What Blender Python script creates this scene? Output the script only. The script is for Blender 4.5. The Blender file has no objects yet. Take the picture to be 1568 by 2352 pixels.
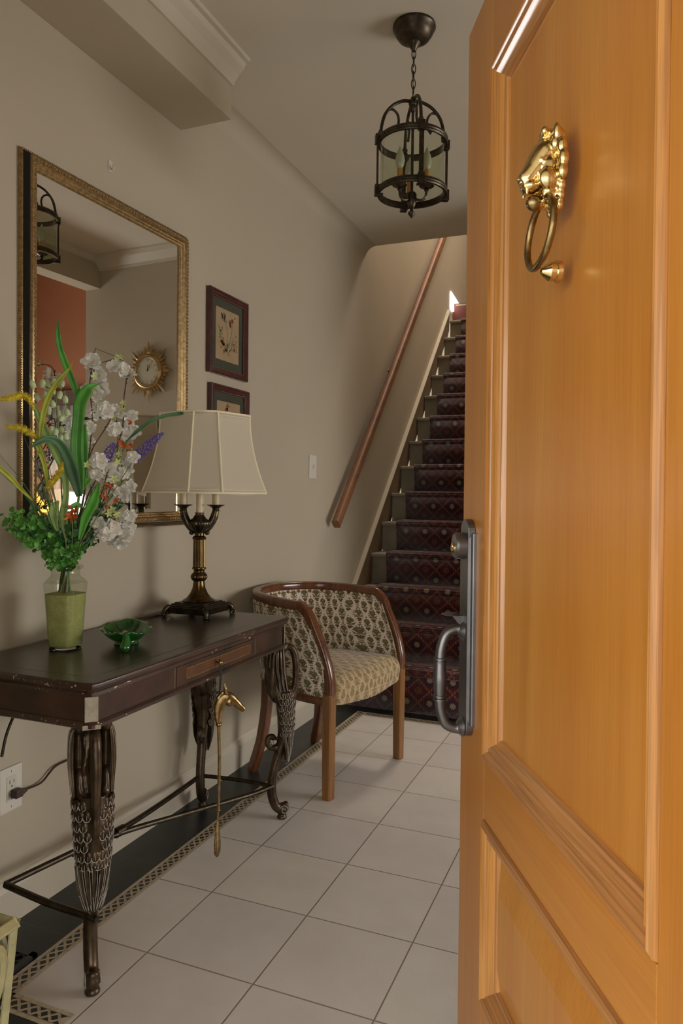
import bpy, bmesh, math, random
from mathutils import Vector, Matrix, Quaternion
PI = math.pi
R = math.radians
SC = bpy.context.scene
COL = SC.collection
# ------------------------------------------------------------------ camera
CX, CY, CZ = 1.547, 0.0, 1.170
YAW, PITCH, ROLL, FPX = R(21.963), R(1.4386), R(-0.7082), 1667.4
_f = Vector((-math.sin(YAW)*math.cos(PITCH), math.cos(YAW)*math.cos(PITCH), -math.sin(PITCH)))
_r = Vector((math.cos(YAW), math.sin(YAW), 0))
_d = _f.cross(_r)
_r2 = math.cos(ROLL)*_r + math.sin(ROLL)*_d
_d2 = -math.sin(ROLL)*_r + math.cos(ROLL)*_d
CAMP = Vector((CX, CY, CZ))
cam = bpy.data.cameras.new('camera'); camo = bpy.data.objects.new('camera', cam); COL.objects.link(camo)
cam.sensor_fit = 'VERTICAL'; cam.sensor_height = 36.0; cam.sensor_width = 24.0
cam.lens = 36.0*FPX/2352; cam.clip_start = 0.02
mw = Matrix((( _r2.x, -_d2.x, -_f.x, CX), (_r2.y, -_d2.y, -_f.y, CY), (_r2.z, -_d2.z, -_f.z, CZ), (0, 0, 0, 1)))
camo.matrix_world = mw
SC.camera = camo
cam.dof.use_dof = False
# ------------------------------------------------------------------ world, lights, exposure
SC.view_settings.view_transform = 'Standard'; SC.view_settings.look = 'None'
SC.view_settings.gamma = 1.0; SC.view_settings.exposure = 0.60
try: SC.view_settings.use_curve_mapping = False
except Exception: pass
W = bpy.data.worlds.new('overcast_sky'); SC.world = W; W.use_nodes = True
nt = W.node_tree; nt.nodes.clear()
wo = nt.nodes.new('ShaderNodeOutputWorld'); wb = nt.nodes.new('ShaderNodeBackground')
wg = nt.nodes.new('ShaderNodeTexCoord'); wsx = nt.nodes.new('ShaderNodeSeparateXYZ'); wr = nt.nodes.new('ShaderNodeValToRGB')
nt.links.new(wg.outputs['Generated'], wsx.inputs[0]); nt.links.new(wsx.outputs['Z'], wr.inputs[0])
wr.color_ramp.elements[0].position = 0.0; wr.color_ramp.elements[0].color = (0.86, 0.86, 0.84, 1)
wr.color_ramp.elements[1].position = 0.5; wr.color_ramp.elements[1].color = (0.88, 0.95, 1.0, 1)
nt.links.new(wr.outputs[0], wb.inputs[0]); wb.inputs[1].default_value = 2.5
nt.links.new(wb.outputs[0], wo.inputs[0])
def area(name, loc, target, sx, sy, power, color):
    l = bpy.data.lights.new(name, 'AREA'); l.shape = 'RECTANGLE'; l.size = sx; l.size_y = sy; l.energy = power; l.color = color
    o = bpy.data.objects.new(name, l); COL.objects.link(o); o.location = loc
    o.rotation_euler = (Vector(target)-Vector(loc)).to_track_quat('-Z', 'Y').to_euler()
    return o
area('dining_fill', (4.24, 2.9, 1.05), (0.0, 2.5, 0.55), 2.2, 0.9, 46, (0.98, 0.98, 1.0))  # unseen area light added to brighten the hall's lower wall and floor
area('upstairs_fill', (0.65, 5.7, 5.2), (0.0, 4.95, 2.2), 0.9, 0.9, 56, (1.0, 0.86, 0.76))  # unseen area light added upstairs to brighten the stairwell walls
# ------------------------------------------------------------------ geometry helpers
def ray(px, py):
    return (_r2*((px-784)/FPX) + _d2*((py-1176)/FPX) + _f)
def at_x(px, py, x): d = ray(px, py); return CAMP + d*((x-CX)/d.x)
def at_y(px, py, y): d = ray(px, py); return CAMP + d*((y-CY)/d.y)
def at_z(px, py, z): d = ray(px, py); return CAMP + d*((z-CZ)/d.z)
V = lambda *a: Vector(a)
def frame_of(t):
    t = t.normalized(); u = Vector((0, 0, 1)) if abs(t.z) < .9 else Vector((1, 0, 0))
    a = t.cross(u).normalized(); return a, a.cross(t).normalized()
def catmull(pts, n=6, closed=False):
    pts = [Vector(p) for p in pts]; out = []; m = len(pts)
    rng = range(m if closed else m-1)
    for i in rng:
        p0 = pts[(i-1) % m] if closed or i > 0 else pts[0]*2-pts[1]
        p1 = pts[i]; p2 = pts[(i+1) % m]
        p3 = pts[(i+2) % m] if closed or i < m-2 else p2*2-p1
        for k in range(n):
            t = k/n
            out.append(0.5*((2*p1)+(p2-p0)*t+(2*p0-5*p1+4*p2-p3)*t*t+(3*p1-p0-3*p2+p3)*t**3))
    if not closed: out.append(pts[-1])
    return out
def lerp_list(vals, n):
    m = len(vals)-1; out = []
    for i in range(n):
        t = i/(n-1)*m if n > 1 else 0; k = min(int(t), m-1) if m > 0 else 0
        out.append(vals[k]+(vals[min(k+1, m)]-vals[k])*(t-k))
    return out
class B:
    def __init__(s): s.v = []; s.f = []; s.m = []; s.uv = {}; s.M = Matrix.Identity(4)
    def add(s, vs, fs, mi=0, uvs=None):
        o = len(s.v); s.v += [s.M @ Vector(p) for p in vs]
        for i, f in enumerate(fs):
            if uvs: s.uv[len(s.f)] = uvs[i]
            s.f.append([a+o for a in f]); s.m.append(mi)
        return s
    def box(s, c, d, mi=0, rot=None):
        x, y, z = d[0]/2, d[1]/2, d[2]/2; c = Vector(c)
        vs = [Vector((sx*x, sy*y, sz*z)) for sz in (-1, 1) for sy in (-1, 1) for sx in (-1, 1)]
        if rot is not None: vs = [rot @ v for v in vs]
        return s.add([c+v for v in vs], [(0, 2, 3, 1), (4, 5, 7, 6), (0, 1, 5, 4), (2, 6, 7, 3), (0, 4, 6, 2), (1, 3, 7, 5)], mi)
    def bx(s, x0, x1, y0, y1, z0, z1, mi=0): return s.box(((x0+x1)/2, (y0+y1)/2, (z0+z1)/2), (x1-x0, y1-y0, z1-z0), mi)
    def quad(s, a, b, c, d, mi=0, uv=None): return s.add([a, b, c, d], [(0, 1, 2, 3)], mi, [uv] if uv else None)
    def lathe(s, prof, c=(0, 0, 0), seg=32, mi=0, cap=True, shape=None):
        c = Vector(c); vs = []; fs = []; n = len(prof)
        for (r, z) in prof:
            for k in range(seg):
                a = 2*PI*k/seg; q = r*(shape(a) if shape else 1)
                vs.append(c+Vector((q*math.cos(a), q*math.sin(a), z)))
        for i in range(n-1):
            for k in range(seg):
                k2 = (k+1) % seg; fs.append((i*seg+k, i*seg+k2, (i+1)*seg+k2, (i+1)*seg+k))
        if cap:
            if prof[0][0] > 1e-5: fs.append(tuple(range(seg))[::-1])
            if prof[-1][0] > 1e-5: fs.append(tuple((n-1)*seg+k for k in range(seg)))
        return s.add(vs, fs, mi)
    def sweep(s, pts, prof, scale=None, up=None, mi=0, closed=False, cap=True):
        """prof: list of (a,b) around; frame by parallel transport, or fixed up vector."""
        pts = [Vector(p) for p in pts]; n = len(pts); m = len(prof); vs = []; fs = []
        A = None
        for i, p in enumerate(pts):
            if closed: t = pts[(i+1) % n]-pts[i-1]
            else: t = pts[min(i+1, n-1)]-pts[max(i-1, 0)]
            if t.length < 1e-9: t = Vector((0, 0, 1))
            t.normalize()
            if up is not None:
                a = t.cross(Vector(up)); a = a.normalized() if a.length > 1e-6 else frame_of(t)[0]; b = a.cross(t)
            else:
                if A is None: A, Bv = frame_of(t)
                a = (A-t*A.dot(t)).normalized(); b = a.cross(t); A = a
            k = scale[i] if scale else 1.0
            kx, ky = k if isinstance(k, tuple) else (k, k)
            for (x, y) in prof: vs.append(p+a*x*kx+b*y*ky)
        rn = n if closed else n-1
        for i in range(rn):
            for k in range(m):
                k2 = (k+1) % m; i2 = (i+1) % n
                fs.append((i*m+k, i2*m+k, i2*m+k2, i*m+k2))
        if cap and not closed:
            fs.append(tuple(range(m))[::-1]); fs.append(tuple((n-1)*m+k for k in range(m)))
        return s.add(vs, fs, mi)
    def tube(s, pts, r=.005, seg=8, mi=0, closed=False, sub=0, flat=1.0, cap=True):
        rs = r if isinstance(r, (list, tuple)) else [r]
        if sub: pts = catmull(pts, sub, closed)
        rs = lerp_list(list(rs), len(pts)) if len(rs) > 1 else [rs[0]]*len(pts)
        prof = [(math.cos(2*PI*k/seg), flat*math.sin(2*PI*k/seg)) for k in range(seg)]
        return s.sweep(pts, prof, [max(q, 1e-5) for q in rs], None, mi, closed, cap)
    def ell(s, c, r, rot=None, seg=12, rings=8, mi=0):
        c = Vector(c); r = r if isinstance(r, (tuple, list)) else (r, r, r); vs = []; fs = []
        for i in range(1, rings):
            th = PI*i/rings
            for k in range(seg):
                a = 2*PI*k/seg; vs.append(Vector((r[0]*math.sin(th)*math.cos(a), r[1]*math.sin(th)*math.sin(a), r[2]*math.cos(th))))
        vs.append(Vector((0, 0, r[2]))); vs.append(Vector((0, 0, -r[2])))
        T = len(vs)-2; Bt = T+1
        for i in range(rings-2):
            for k in range(seg): k2 = (k+1) % seg; fs.append((i*seg+k, (i+1)*seg+k, (i+1)*seg+k2, i*seg+k2))
        for k in range(seg):
            k2 = (k+1) % seg; fs.append((T, k, k2)); fs.append((Bt, (rings-2)*seg+k2, (rings-2)*seg+k))
        if rot is not None: vs = [rot @ v for v in vs]
        return s.add([c+v for v in vs], fs, mi)
    def grid(s, fn, nu, nv, mi=0, uv=False):
        vs = [fn(i/nu, j/nv) for j in range(nv+1) for i in range(nu+1)]; fs = []; us = []
        for j in range(nv):
            for i in range(nu):
                a = j*(nu+1)+i; fs.append((a, a+1, a+nu+2, a+nu+1))
                us.append([(i/nu, j/nv), ((i+1)/nu, j/nv), ((i+1)/nu, (j+1)/nv), (i/nu, (j+1)/nv)])
        return s.add(vs, fs, mi, us if uv else None)
    def build(s, name, mats, parent=None, smooth=None, bevel=0, bseg=2, remesh=0, solid=0, subsurf=0, world=False, origin=None, props=None):
        if not isinstance(mats, (list, tuple)): mats = [mats]
        vs = s.v
        if world and parent is not None:
            mi = WM[parent.name].inverted(); vs = [mi @ v for v in vs]
        if origin is not None: vs = [v-Vector(origin) for v in vs]
        me = bpy.data.meshes.new(name); me.from_pydata([tuple(v) for v in vs], [], s.f)
        for m in mats: me.materials.append(m)
        me.polygons.foreach_set('material_index', s.m)
        if s.uv:
            ul = me.uv_layers.new(name='UVMap')
            for p in me.polygons:
                u = s.uv.get(p.index)
                if u:
                    for k, li in enumerate(p.loop_indices): ul.data[li].uv = u[k]
        if smooth is not None:
            me.polygons.foreach_set('use_smooth', [True]*len(me.polygons))
            if smooth > 0 and not remesh: me.set_sharp_from_angle(angle=R(smooth))
        me.update()
        o = bpy.data.objects.new(name, me); COL.objects.link(o)
        if origin is not None: o.location = origin
        if parent is not None: o.parent = parent
        if remesh:
            k = o.modifiers.new('remesh', 'REMESH'); k.mode = 'VOXEL'; k.voxel_size = remesh; k.use_smooth_shade = True
            k = o.modifiers.new('smooth', 'SMOOTH'); k.factor = .5; k.iterations = 3
        if bevel:
            k = o.modifiers.new('bevel', 'BEVEL'); k.width = bevel; k.segments = bseg; k.limit_method = 'ANGLE'; k.angle_limit = R(40); k.harden_normals = False
        if solid:
            k = o.modifiers.new('solidify', 'SOLIDIFY'); k.thickness = solid; k.offset = 0
        if subsurf:
            k = o.modifiers.new('subsurf', 'SUBSURF'); k.levels = subsurf; k.render_levels = subsurf
        WM[o.name] = (WM[parent.name] if parent is not None else Matrix.Identity(4)) @ Matrix.Translation(o.location)
        if props:
            for a, b in props.items(): o[a] = b
        return o
WM = {}
def tag(o, label=None, cat=None, group=None, kind=None):
    if label: o['label'] = label
    if cat: o['category'] = cat
    if group: o['group'] = group
    if kind: o['kind'] = kind
    return o
def thing(name, label, cat, loc=(0, 0, 0), rz=0, group=None, kind=None, rot=None):
    o = bpy.data.objects.new(name, None); COL.objects.link(o); o.location = loc
    o.empty_display_size = .05
    M = rot.to_4x4() if rot is not None else Matrix.Rotation(rz, 4, 'Z')
    o.rotation_euler = M.to_euler()
    WM[o.name] = Matrix.Translation(Vector(loc)) @ M
    return tag(o, label, cat, group, kind)
def rotm(ax, deg): return Matrix.Rotation(R(deg), 3, ax)
# ------------------------------------------------------------------ materials
class S:
    """tiny expression helper over shader math nodes"""
    def __init__(s, g, sock): s.g = g; s.s = sock
    def _m(s, op, o=None, c=None):
        n = s.g.nodes.new('ShaderNodeMath'); n.operation = op; s.g.links.new(s.s, n.inputs[0])
        if o is not None:
            if isinstance(o, S): s.g.links.new(o.s, n.inputs[1])
            else: n.inputs[1].default_value = o
        if c is not None: n.inputs[2].default_value = c
        return S(s.g, n.outputs[0])
    def __add__(s, o): return s._m('ADD', o)
    def __sub__(s, o): return s._m('SUBTRACT', o)
    def __mul__(s, o): return s._m('MULTIPLY', o)
    __radd__ = __add__
    __rmul__ = __mul__
    def __truediv__(s, o): return s._m('DIVIDE', o)
    def abs(s): return s._m('ABSOLUTE')
    def fract(s): return s._m('FRACT')
    def floor(s): return s._m('FLOOR')
    def sin(s): return s._m('SINE')
    def sqrt(s): return s._m('SQRT')
    def min(s, o): return s._m('MINIMUM', o)
    def max(s, o): return s._m('MAXIMUM', o)
    def lt(s, o): return s._m('LESS_THAN', o)
    def gt(s, o): return s._m('GREATER_THAN', o)
    def atan2(s, o): return s._m('ARCTAN2', o)
    def step(s, e, w):   # 1 below e, soft
        n = s.g.nodes.new('ShaderNodeMapRange'); s.g.links.new(s.s, n.inputs[0])
        n.inputs[1].default_value = e-w; n.inputs[2].default_value = e+w; n.inputs[3].default_value = 1; n.inputs[4].default_value = 0
        return S(s.g, n.outputs[0])
def newmat(name):
    m = bpy.data.materials.new(name); m.use_nodes = True; g = m.node_tree; g.nodes.clear()
    o = g.nodes.new('ShaderNodeOutputMaterial'); b = g.nodes.new('ShaderNodeBsdfPrincipled'); g.links.new(b.outputs[0], o.inputs[0])
    return m, g, b
def setb(b, **k):
    al = dict(rough='Roughness', metal='Metallic', coat='Coat Weight', coatr='Coat Roughness', trans='Transmission Weight', ior='IOR', spec='Specular IOR Level', sheen='Sheen Weight', sub='Subsurface Weight', emit='Emission Strength', alpha='Alpha')
    for a, v in k.items(): b.inputs[al[a]].default_value = v
def coords(g, kind='Object', scale=(1, 1, 1)):
    t = g.nodes.new('ShaderNodeTexCoord'); mp = g.nodes.new('ShaderNodeMapping'); mp.inputs['Scale'].default_value = scale
    g.links.new(t.outputs[kind], mp.inputs[0]); return mp.outputs[0]
def noise(g, vec, sc, det=3, rough=.5, dist=0):
    n = g.nodes.new('ShaderNodeTexNoise'); n.inputs['Scale'].default_value = sc; n.inputs['Detail'].default_value = det
    n.inputs['Roughness'].default_value = rough; n.inputs['Distortion'].default_value = dist
    if vec is not None: g.links.new(vec, n.inputs['Vector'])
    return n.outputs[0]
def ramp(g, fac, stops):
    n = g.nodes.new('ShaderNodeValToRGB'); g.links.new(fac, n.inputs[0]); e = n.color_ramp.elements
    while len(e) > 1: e.remove(e[0])
    e[0].position, e[0].color = stops[0][0], (*stops[0][1], 1)
    for p, c in stops[1:]:
        q = e.new(p); q.color = (*c, 1)
    return n.outputs[0]
def mixc(g, fac, a, b, mode='MIX'):
    n = g.nodes.new('ShaderNodeMix'); n.data_type = 'RGBA'; n.blend_type = mode
    for s_, v in ((n.inputs[0], fac), (n.inputs[6], a), (n.inputs[7], b)):
        if isinstance(v, S): g.links.new(v.s, s_)
        elif isinstance(v, (int, float)): s_.default_value = v
        elif isinstance(v, tuple): s_.default_value = (*v, 1)
        else: g.links.new(v, s_)
    return n.outputs[2]
def bump(g, b, h, strength=.3, dist=.001):
    n = g.nodes.new('ShaderNodeBump'); n.inputs['Strength'].default_value = strength; n.inputs['Distance'].default_value = dist
    g.links.new(h.s if isinstance(h, S) else h, n.inputs['Height']); g.links.new(n.outputs[0], b.inputs['Normal'])
def plain(name, c, rough=.5, var=.12, nsc=8, bmp=0, bsc=60, **k):
    m, g, b = newmat(name); v = coords(g)
    n = noise(g, v, nsc, 4)
    lo = tuple(max(0, x*(1-var)) for x in c); hi = tuple(min(1, x*(1+var)) for x in c)
    g.links.new(ramp(g, n, [(.3, lo), (.7, hi)]), b.inputs['Base Color']); setb(b, rough=rough, **k)
    if bmp: bump(g, b, noise(g, v, bsc, 3), bmp, .002)
    return m
def wood(name, stops, axis=2, rough=.35, coat=.3, fine=.25, freq=16, rr=.2, bmpS=.08):
    m, g, b = newmat(name)
    sc = [freq, freq, freq]; sc[axis] = freq*.045
    v = coords(g, 'Object', tuple(sc)); n = noise(g, v, 1.0, 5, .55, .8)
    s2 = [260, 260, 260]; s2[axis] = 5
    v2 = coords(g, 'Object', tuple(s2)); n2 = noise(g, v2, 1.0, 2, .6)
    base = ramp(g, n, stops); dark = ramp(g, n2, [(.40, (1-fine, 1-fine, 1-fine)), (.56, (1, 1, 1))])
    g.links.new(mixc(g, 1.0, base, dark, 'MULTIPLY'), b.inputs['Base Color'])
    setb(b, rough=rough, coat=coat, coatr=rr); bump(g, b, n2, bmpS, .0006)
    return m
def metal(name, c1, c2, rough=.35, nsc=30, metalv=1.0, bmp=.15):
    m, g, b = newmat(name); v = coords(g); n = noise(g, v, nsc, 4, .6)
    g.links.new(ramp(g, n, [(.35, c1), (.65, c2)]), b.inputs['Base Color']); setb(b, rough=rough, metal=metalv)
    if bmp: bump(g, b, n, bmp, .0008)
    return m
def glass(name, c=(.95, .97, .95), rough=0.0, ior=1.45):
    m, g, b = newmat(name); b.inputs['Base Color'].default_value = (*c, 1); setb(b, rough=rough, trans=1.0, ior=ior)
    return m
def thin_glass(name, c=(.9, .93, .88), fac=.12):
    m = bpy.data.materials.new(name); m.use_nodes = True; g = m.node_tree; g.nodes.clear()
    o = g.nodes.new('ShaderNodeOutputMaterial'); mx = g.nodes.new('ShaderNodeMixShader'); t = g.nodes.new('ShaderNodeBsdfTransparent'); gl = g.nodes.new('ShaderNodeBsdfGlossy')
    t.inputs[0].default_value = (*c, 1); gl.inputs['Roughness'].default_value = .03
    lw = g.nodes.new('ShaderNodeLayerWeight'); lw.inputs[0].default_value = .5
    fc = S(g, lw.outputs['Facing'])._m('POWER', 4.0)*.55+.035; g.links.new(fc.s, mx.inputs[0]); g.links.new(t.outputs[0], mx.inputs[1]); g.links.new(gl.outputs[0], mx.inputs[2]); g.links.new(mx.outputs[0], o.inputs[0])
    return m
def glow(name, c, st):
    m, g, b = newmat(name); b.inputs['Base Color'].default_value = (*c, 1); b.inputs['Emission Color'].default_value = (*c, 1); setb(b, emit=st)
    return m
M = {}
M['wall'] = plain('wall_paint', (.475, .412, .298), .75, .03, 2, .05, 220)
M['ceil'] = plain('ceiling_paint', (.62, .56, .44), .85, .03, 2)
M['trimw'] = plain('trim_paint', (.56, .50, .38), .45, .03, 5)
M['orange'] = plain('terracotta_wall_paint', (.40, .165, .075), .75, .06, 2)
M['brass'] = metal('polished_brass', (.70, .50, .20), (.88, .68, .34), .16, 40, 1, .25)
M['brass2'] = metal('aged_brass', (.20, .13, .05), (.40, .28, .12), .30, 60)
M['iron'] = metal('dark_bronze_iron', (.055, .045, .032), (.10, .08, .055), .42, 50)
M['bronze'] = metal('antique_bronze', (.045, .030, .018), (.11, .075, .042), .36, 25, .75, .3)
M['wax'] = plain('pale_wax_in_carving', (.34, .32, .27), .5, .35, 60)
M['verd'] = metal('verdigris_bronze', (.05, .055, .05), (.16, .17, .15), .45, 70, .5, .3)
M['pewter'] = metal('oil_rubbed_pewter', (.16, .155, .155), (.22, .21, .21), .34, 12, .9, .04)
M['black'] = plain('black_paint', (.012, .012, .011), .35, .2, 9)
M['white'] = plain('white_plastic', (.66, .62, .52), .4, .03, 4)
M['slot'] = plain('dark_slot', (.03, .025, .02), .6, .1)
M['cord'] = plain('brown_cord', (.05, .025, .015), .5, .2)
M['leafg'] = plain('green_leaf', (.08, .27, .03), .45, .5, 25)
M['leafd'] = plain('deep_green_leaf', (.035, .12, .03), .5, .5, 30)
M['blade'] = plain('sword_leaf_green', (.07, .28, .03), .4, .35, 14)
M['bladed'] = plain('sword_leaf_dark', (.05, .13, .05), .45, .3, 14)
M['bladep'] = plain('pale_leaf_green', (.22, .33, .09), .5, .3, 14)
M['yellow'] = plain('mustard_foxtail', (.55, .42, .02), .7, .35, 80)
M['lime'] = plain('lime_leaf', (.35, .40, .04), .5, .3, 20)
M['petal'] = plain('white_petal', (.80, .77, .68), .65, .06, 40)
M['petal'].node_tree.nodes['Principled BSDF'].inputs['Subsurface Weight'].default_value = .0
M['pistil'] = plain('cream_pistil', (.75, .68, .35), .6, .2, 60)
M['calyx'] = plain('pale_green_calyx', (.55, .62, .25), .6, .15, 40)
M['bell'] = plain('pale_green_bell', (.50, .60, .33), .6, .2, 40)
M['purple'] = plain('purple_floret', (.15, .09, .42), .6, .5, 90)
M['or'] = plain('orange_petal', (.62, .13, .02), .55, .35, 40)
M['twig'] = plain('brown_twig', (.09, .05, .03), .7, .3, 30)
M['stemg'] = plain('green_stem', (.14, .20, .05), .6, .3, 30)
# ------------------------------------------------------------------ floor materials
def tile_mat():
    m, g, b = newmat('cream_floor_tile'); t = g.nodes.new('ShaderNodeTexCoord'); sx = g.nodes.new('ShaderNodeSeparateXYZ')
    g.links.new(t.outputs['Object'], sx.inputs[0]); X = S(g, sx.outputs[0]); Y = S(g, sx.outputs[1])
    u = (X-.423)/.305; v = (Y-1.503)/.305
    fu = ((u+.5).fract()-.5).abs(); fv = ((v+.5).fract()-.5).abs()
    line = fu.min(fv).step(.0065, .003)
    idn = (u.floor()*12.9+v.floor()*78.2).sin()*437.5
    rnd = idn.fract()
    n = noise(g, t.outputs['Object'], 5, 5, .6)
    base = ramp(g, n, [(.35, (.69, .645, .585)), (.65, (.76, .715, .655))])
    tint = mixc(g, rnd, (.95, .94, .95), (1.0, 1.0, .97)); base = mixc(g, 1.0, base, tint, 'MULTIPLY')
    n2 = noise(g, t.outputs['Object'], 260, 2); sp = ramp(g, n2, [(.25, (.93, .92, .9)), (.45, (1, 1, 1))]); base = mixc(g, 1.0, base, sp, 'MULTIPLY')
    g.links.new(mixc(g, line, base, (.30, .27, .20)), b.inputs['Base Color']); setb(b, rough=.38, spec=.4)
    bump(g, b, line*-1.0+S(g, n2)*.05, .5, .002); return m
def slate_mat():
    m, g, b = newmat('black_slate_tile'); v = coords(g); n = noise(g, v, 9, 6, .65)
    t = g.nodes.new('ShaderNodeTexCoord'); sx = g.nodes.new('ShaderNodeSeparateXYZ'); g.links.new(t.outputs['Object'], sx.inputs[0])
    line = ((((S(g, sx.outputs[1])-1.478)/.4+.5).fract()-.5).abs()).step(.004, .002)
    n2 = noise(g, v, 140, 2); spk = ramp(g, n2, [(.66, (0, 0, 0)), (.75, (.03, .03, .025))])
    c = ramp(g, n, [(.3, (.012, .014, .014)), (.7, (.026, .028, .028))]); c = mixc(g, 1.0, c, spk, 'ADD')
    g.links.new(mixc(g, line, c, (.05, .045, .04)), b.inputs['Base Color']); setb(b, rough=.36, spec=.45); bump(g, b, n, .25, .002); return m
M['tile'] = tile_mat(); M['slate'] = slate_mat()
M['mos'] = plain('mosaic_cream', (.52, .44, .30), .5, .15, 60); M['mosd'] = plain('mosaic_dark', (.02, .017, .014), .4, .3, 60); M['mosg'] = plain('mosaic_grout', (.30, .25, .17), .6, .1)
# ------------------------------------------------------------------ setting
def struct(name, bm, mats, parent=None, **k):
    o = bm.build(name, mats, parent, **k)
    if parent is None: o['kind'] = 'structure'
    return o
ZC = 2.67; XW = 1.83; YB = 3.70; YE = 4.175; YF = 0.60
fl = B().bx(.187, XW+.12, .45, 3.638, -.10, 0)
floor_o = struct('floor', fl, M['tile'])
sl = B(); sl.bx(0, .187, YF, YB+.04, -.10, 0); sl.bx(.187, XW+.12, 3.638, YB+.04, -.10, 0)
sl.bx(.187, .36, YF, 1.2065, 0, .0006)
struct('slate_border', sl, M['slate'], floor_o)
struct('dining_floor', B().bx(XW+.12, 4.4, .45, 5.7, -.10, 0), wood('dining_oak_floor', [(.3, (.24, .12, .05)), (.7, (.34, .18, .08))], 1), floor_o)
def mosaic(bm, p0, du, dv, length, end=True):
    """lattice band starting at p0, running along du, widths along dv (outer row, lattice, inner row)."""
    P = .0296; p0 = Vector(p0); du = Vector(du); dv = Vector(dv); W0, W1, W2 = .012, .0296, .0114
    q = lambda a, b, z: p0+du*a+dv*b+Vector((0, 0, z))
    T = W0+W1+W2
    bm.quad(q(0, 0, .0010), q(length, 0, .0010), q(length, T, .0010), q(0, T, .0010), 0)
    n = int(length/P)
    for b in (W0-.0005, W0+W1-.0005): bm.quad(q(0, b, .0014), q(length, b, .0014), q(length, b+.0012, .0014), q(0, b+.0012, .0014), 2)
    for i in range(n):
        a = i*P+P/2
        for (b0, b1) in ((0, W0), (W0+W1, T)): bm.quad(q(a, b0, .0014), q(a+.0010, b0, .0014), q(a+.0010, b1, .0014), q(a, b1, .0014), 2)
        h = P*.5; r = .0095; c = W0+W1/2
        bm.quad(q(a-r, c, .0016), q(a, c-r, .0016), q(a+r, c, .0016), q(a, c+r, .0016), 1)
        for (bb, sg) in ((W0+.0007, 1), (W0+W1-.0007, -1)):
            e = i*P+P; 
            if e+r < length: bm.add([q(e-r, bb, .0016), q(e+r, bb, .0016), q(e, bb+sg*r, .0016)], [(0, 1, 2)], 1)
        for s1 in (-1, 1):
            for s2 in (-1, 1):
                a0, b0 = a+s1*h*.68, c+s2*h*.32; a1, b1 = a+s1*h*.32, c+s2*h*.68; w = .0004
                bm.quad(q(a0-w, b0-w, .0014), q(a1-w, b1-w, .0014), q(a1+w, b1+w, .0014), q(a0+w, b0+w, .0014), 2)
mo = B()
mosaic(mo, (.187, 1.2065, 0), (0, 1, 0), (1, 0, 0), 3.638-1.2065)
mosaic(mo, (.187+.053, 3.638, 0), (1, 0, 0), (0, -1, 0), 1.2)
mosaic(mo, (.187, 1.2065, 0), (1, 0, 0), (0, 1, 0), .225)
mosaic(mo, (.36, YF, 0), (0, 1, 0), (1, 0, 0), 1.2065-YF)
struct('mosaic_border', mo, [M['mos'], M['mosd'], M['mosg']], floor_o)
# porch the camera stands on
struct('porch_slab', B().bx(-3, 5, -6, .45, -.14, -.02), plain('porch_concrete', (.42, .40, .36), .8, .15, 6), floor_o)
pr_ = B(); pr_.bx(-1.2, 4.0, -2.5, .45, 2.30, 2.40); struct('porch_roof', pr_, M['trimw'], floor_o)
wl = B().bx(-.15, 0, .45, 8.2, -.1, 5.3)
struct('wall_left', wl, M['wall'])
wf = B(); wf.bx(-.15, .72, .45, YF, -.1, ZC+.2); wf.bx(1.70, 4.5, .45, YF, -.1, ZC+.2); wf.bx(.72, 1.70, .45, YF, 2.09, ZC+.2)
struct('wall_front', wf, M['wall'])
jb = B(); jb.bx(.72, .76, .43, YF+.01, 0, 2.09); jb.bx(1.66, 1.70, .43, YF+.01, 0, 2.09); jb.bx(.72, 1.70, .43, YF+.01, 2.05, 2.09)
jb.bx(.62, .72, YF, YF+.02, 0, 2.17); jb.bx(1.70, 1.80, YF, YF+.02, 0, 2.17); jb.bx(.62, 1.80, YF, YF+.02, 2.09, 2.17)
struct('trim_1', jb, M['trimw'], bevel=.003)
wr = B(); wr.bx(XW, XW+.12, YF, 1.45, 0, ZC); wr.bx(XW, XW+.12, 1.45, YB, 2.475, ZC); struct('wall_right', wr, M['wall'])
wb_ = B(); wb_.bx(1.06, XW+.12, YB, YB+.12, 0, ZC); struct('wall_back', wb_, M['wall'])
ws = B(); ws.bx(1.06, 1.18, YB+.12, 6.45, 0, 5.3); ws.bx(1.18, 2.6, 6.33, 6.45, 2.9, 5.3); ws.bx(-.15, 1.18, YE-.12, YE, ZC+.2, 5.3); ws.bx(-.1, 2.6, 8.1, 8.25, 2.7, 5.3); ws.bx(2.6, 2.7, 6.4, 8.2, 2.7, 5.3)
struct('wall_upstairs', ws, M['wall'])
struct('ceiling', B().bx(-.05, XW+.14, YF-.15, YE, ZC, ZC+.2), M['ceil'])
cu = B(); cu.bx(-.1, 2.7, YE-.12, 8.2, 5.3, 5.4); struct('ceiling_upstairs', cu, M['ceil'])
struct('floor_landing', B().bx(0, 2.6, 6.44, 8.2, 2.70, 2.884), plain('landing_carpet', (.16, .05, .04), .9, .2))
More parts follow.
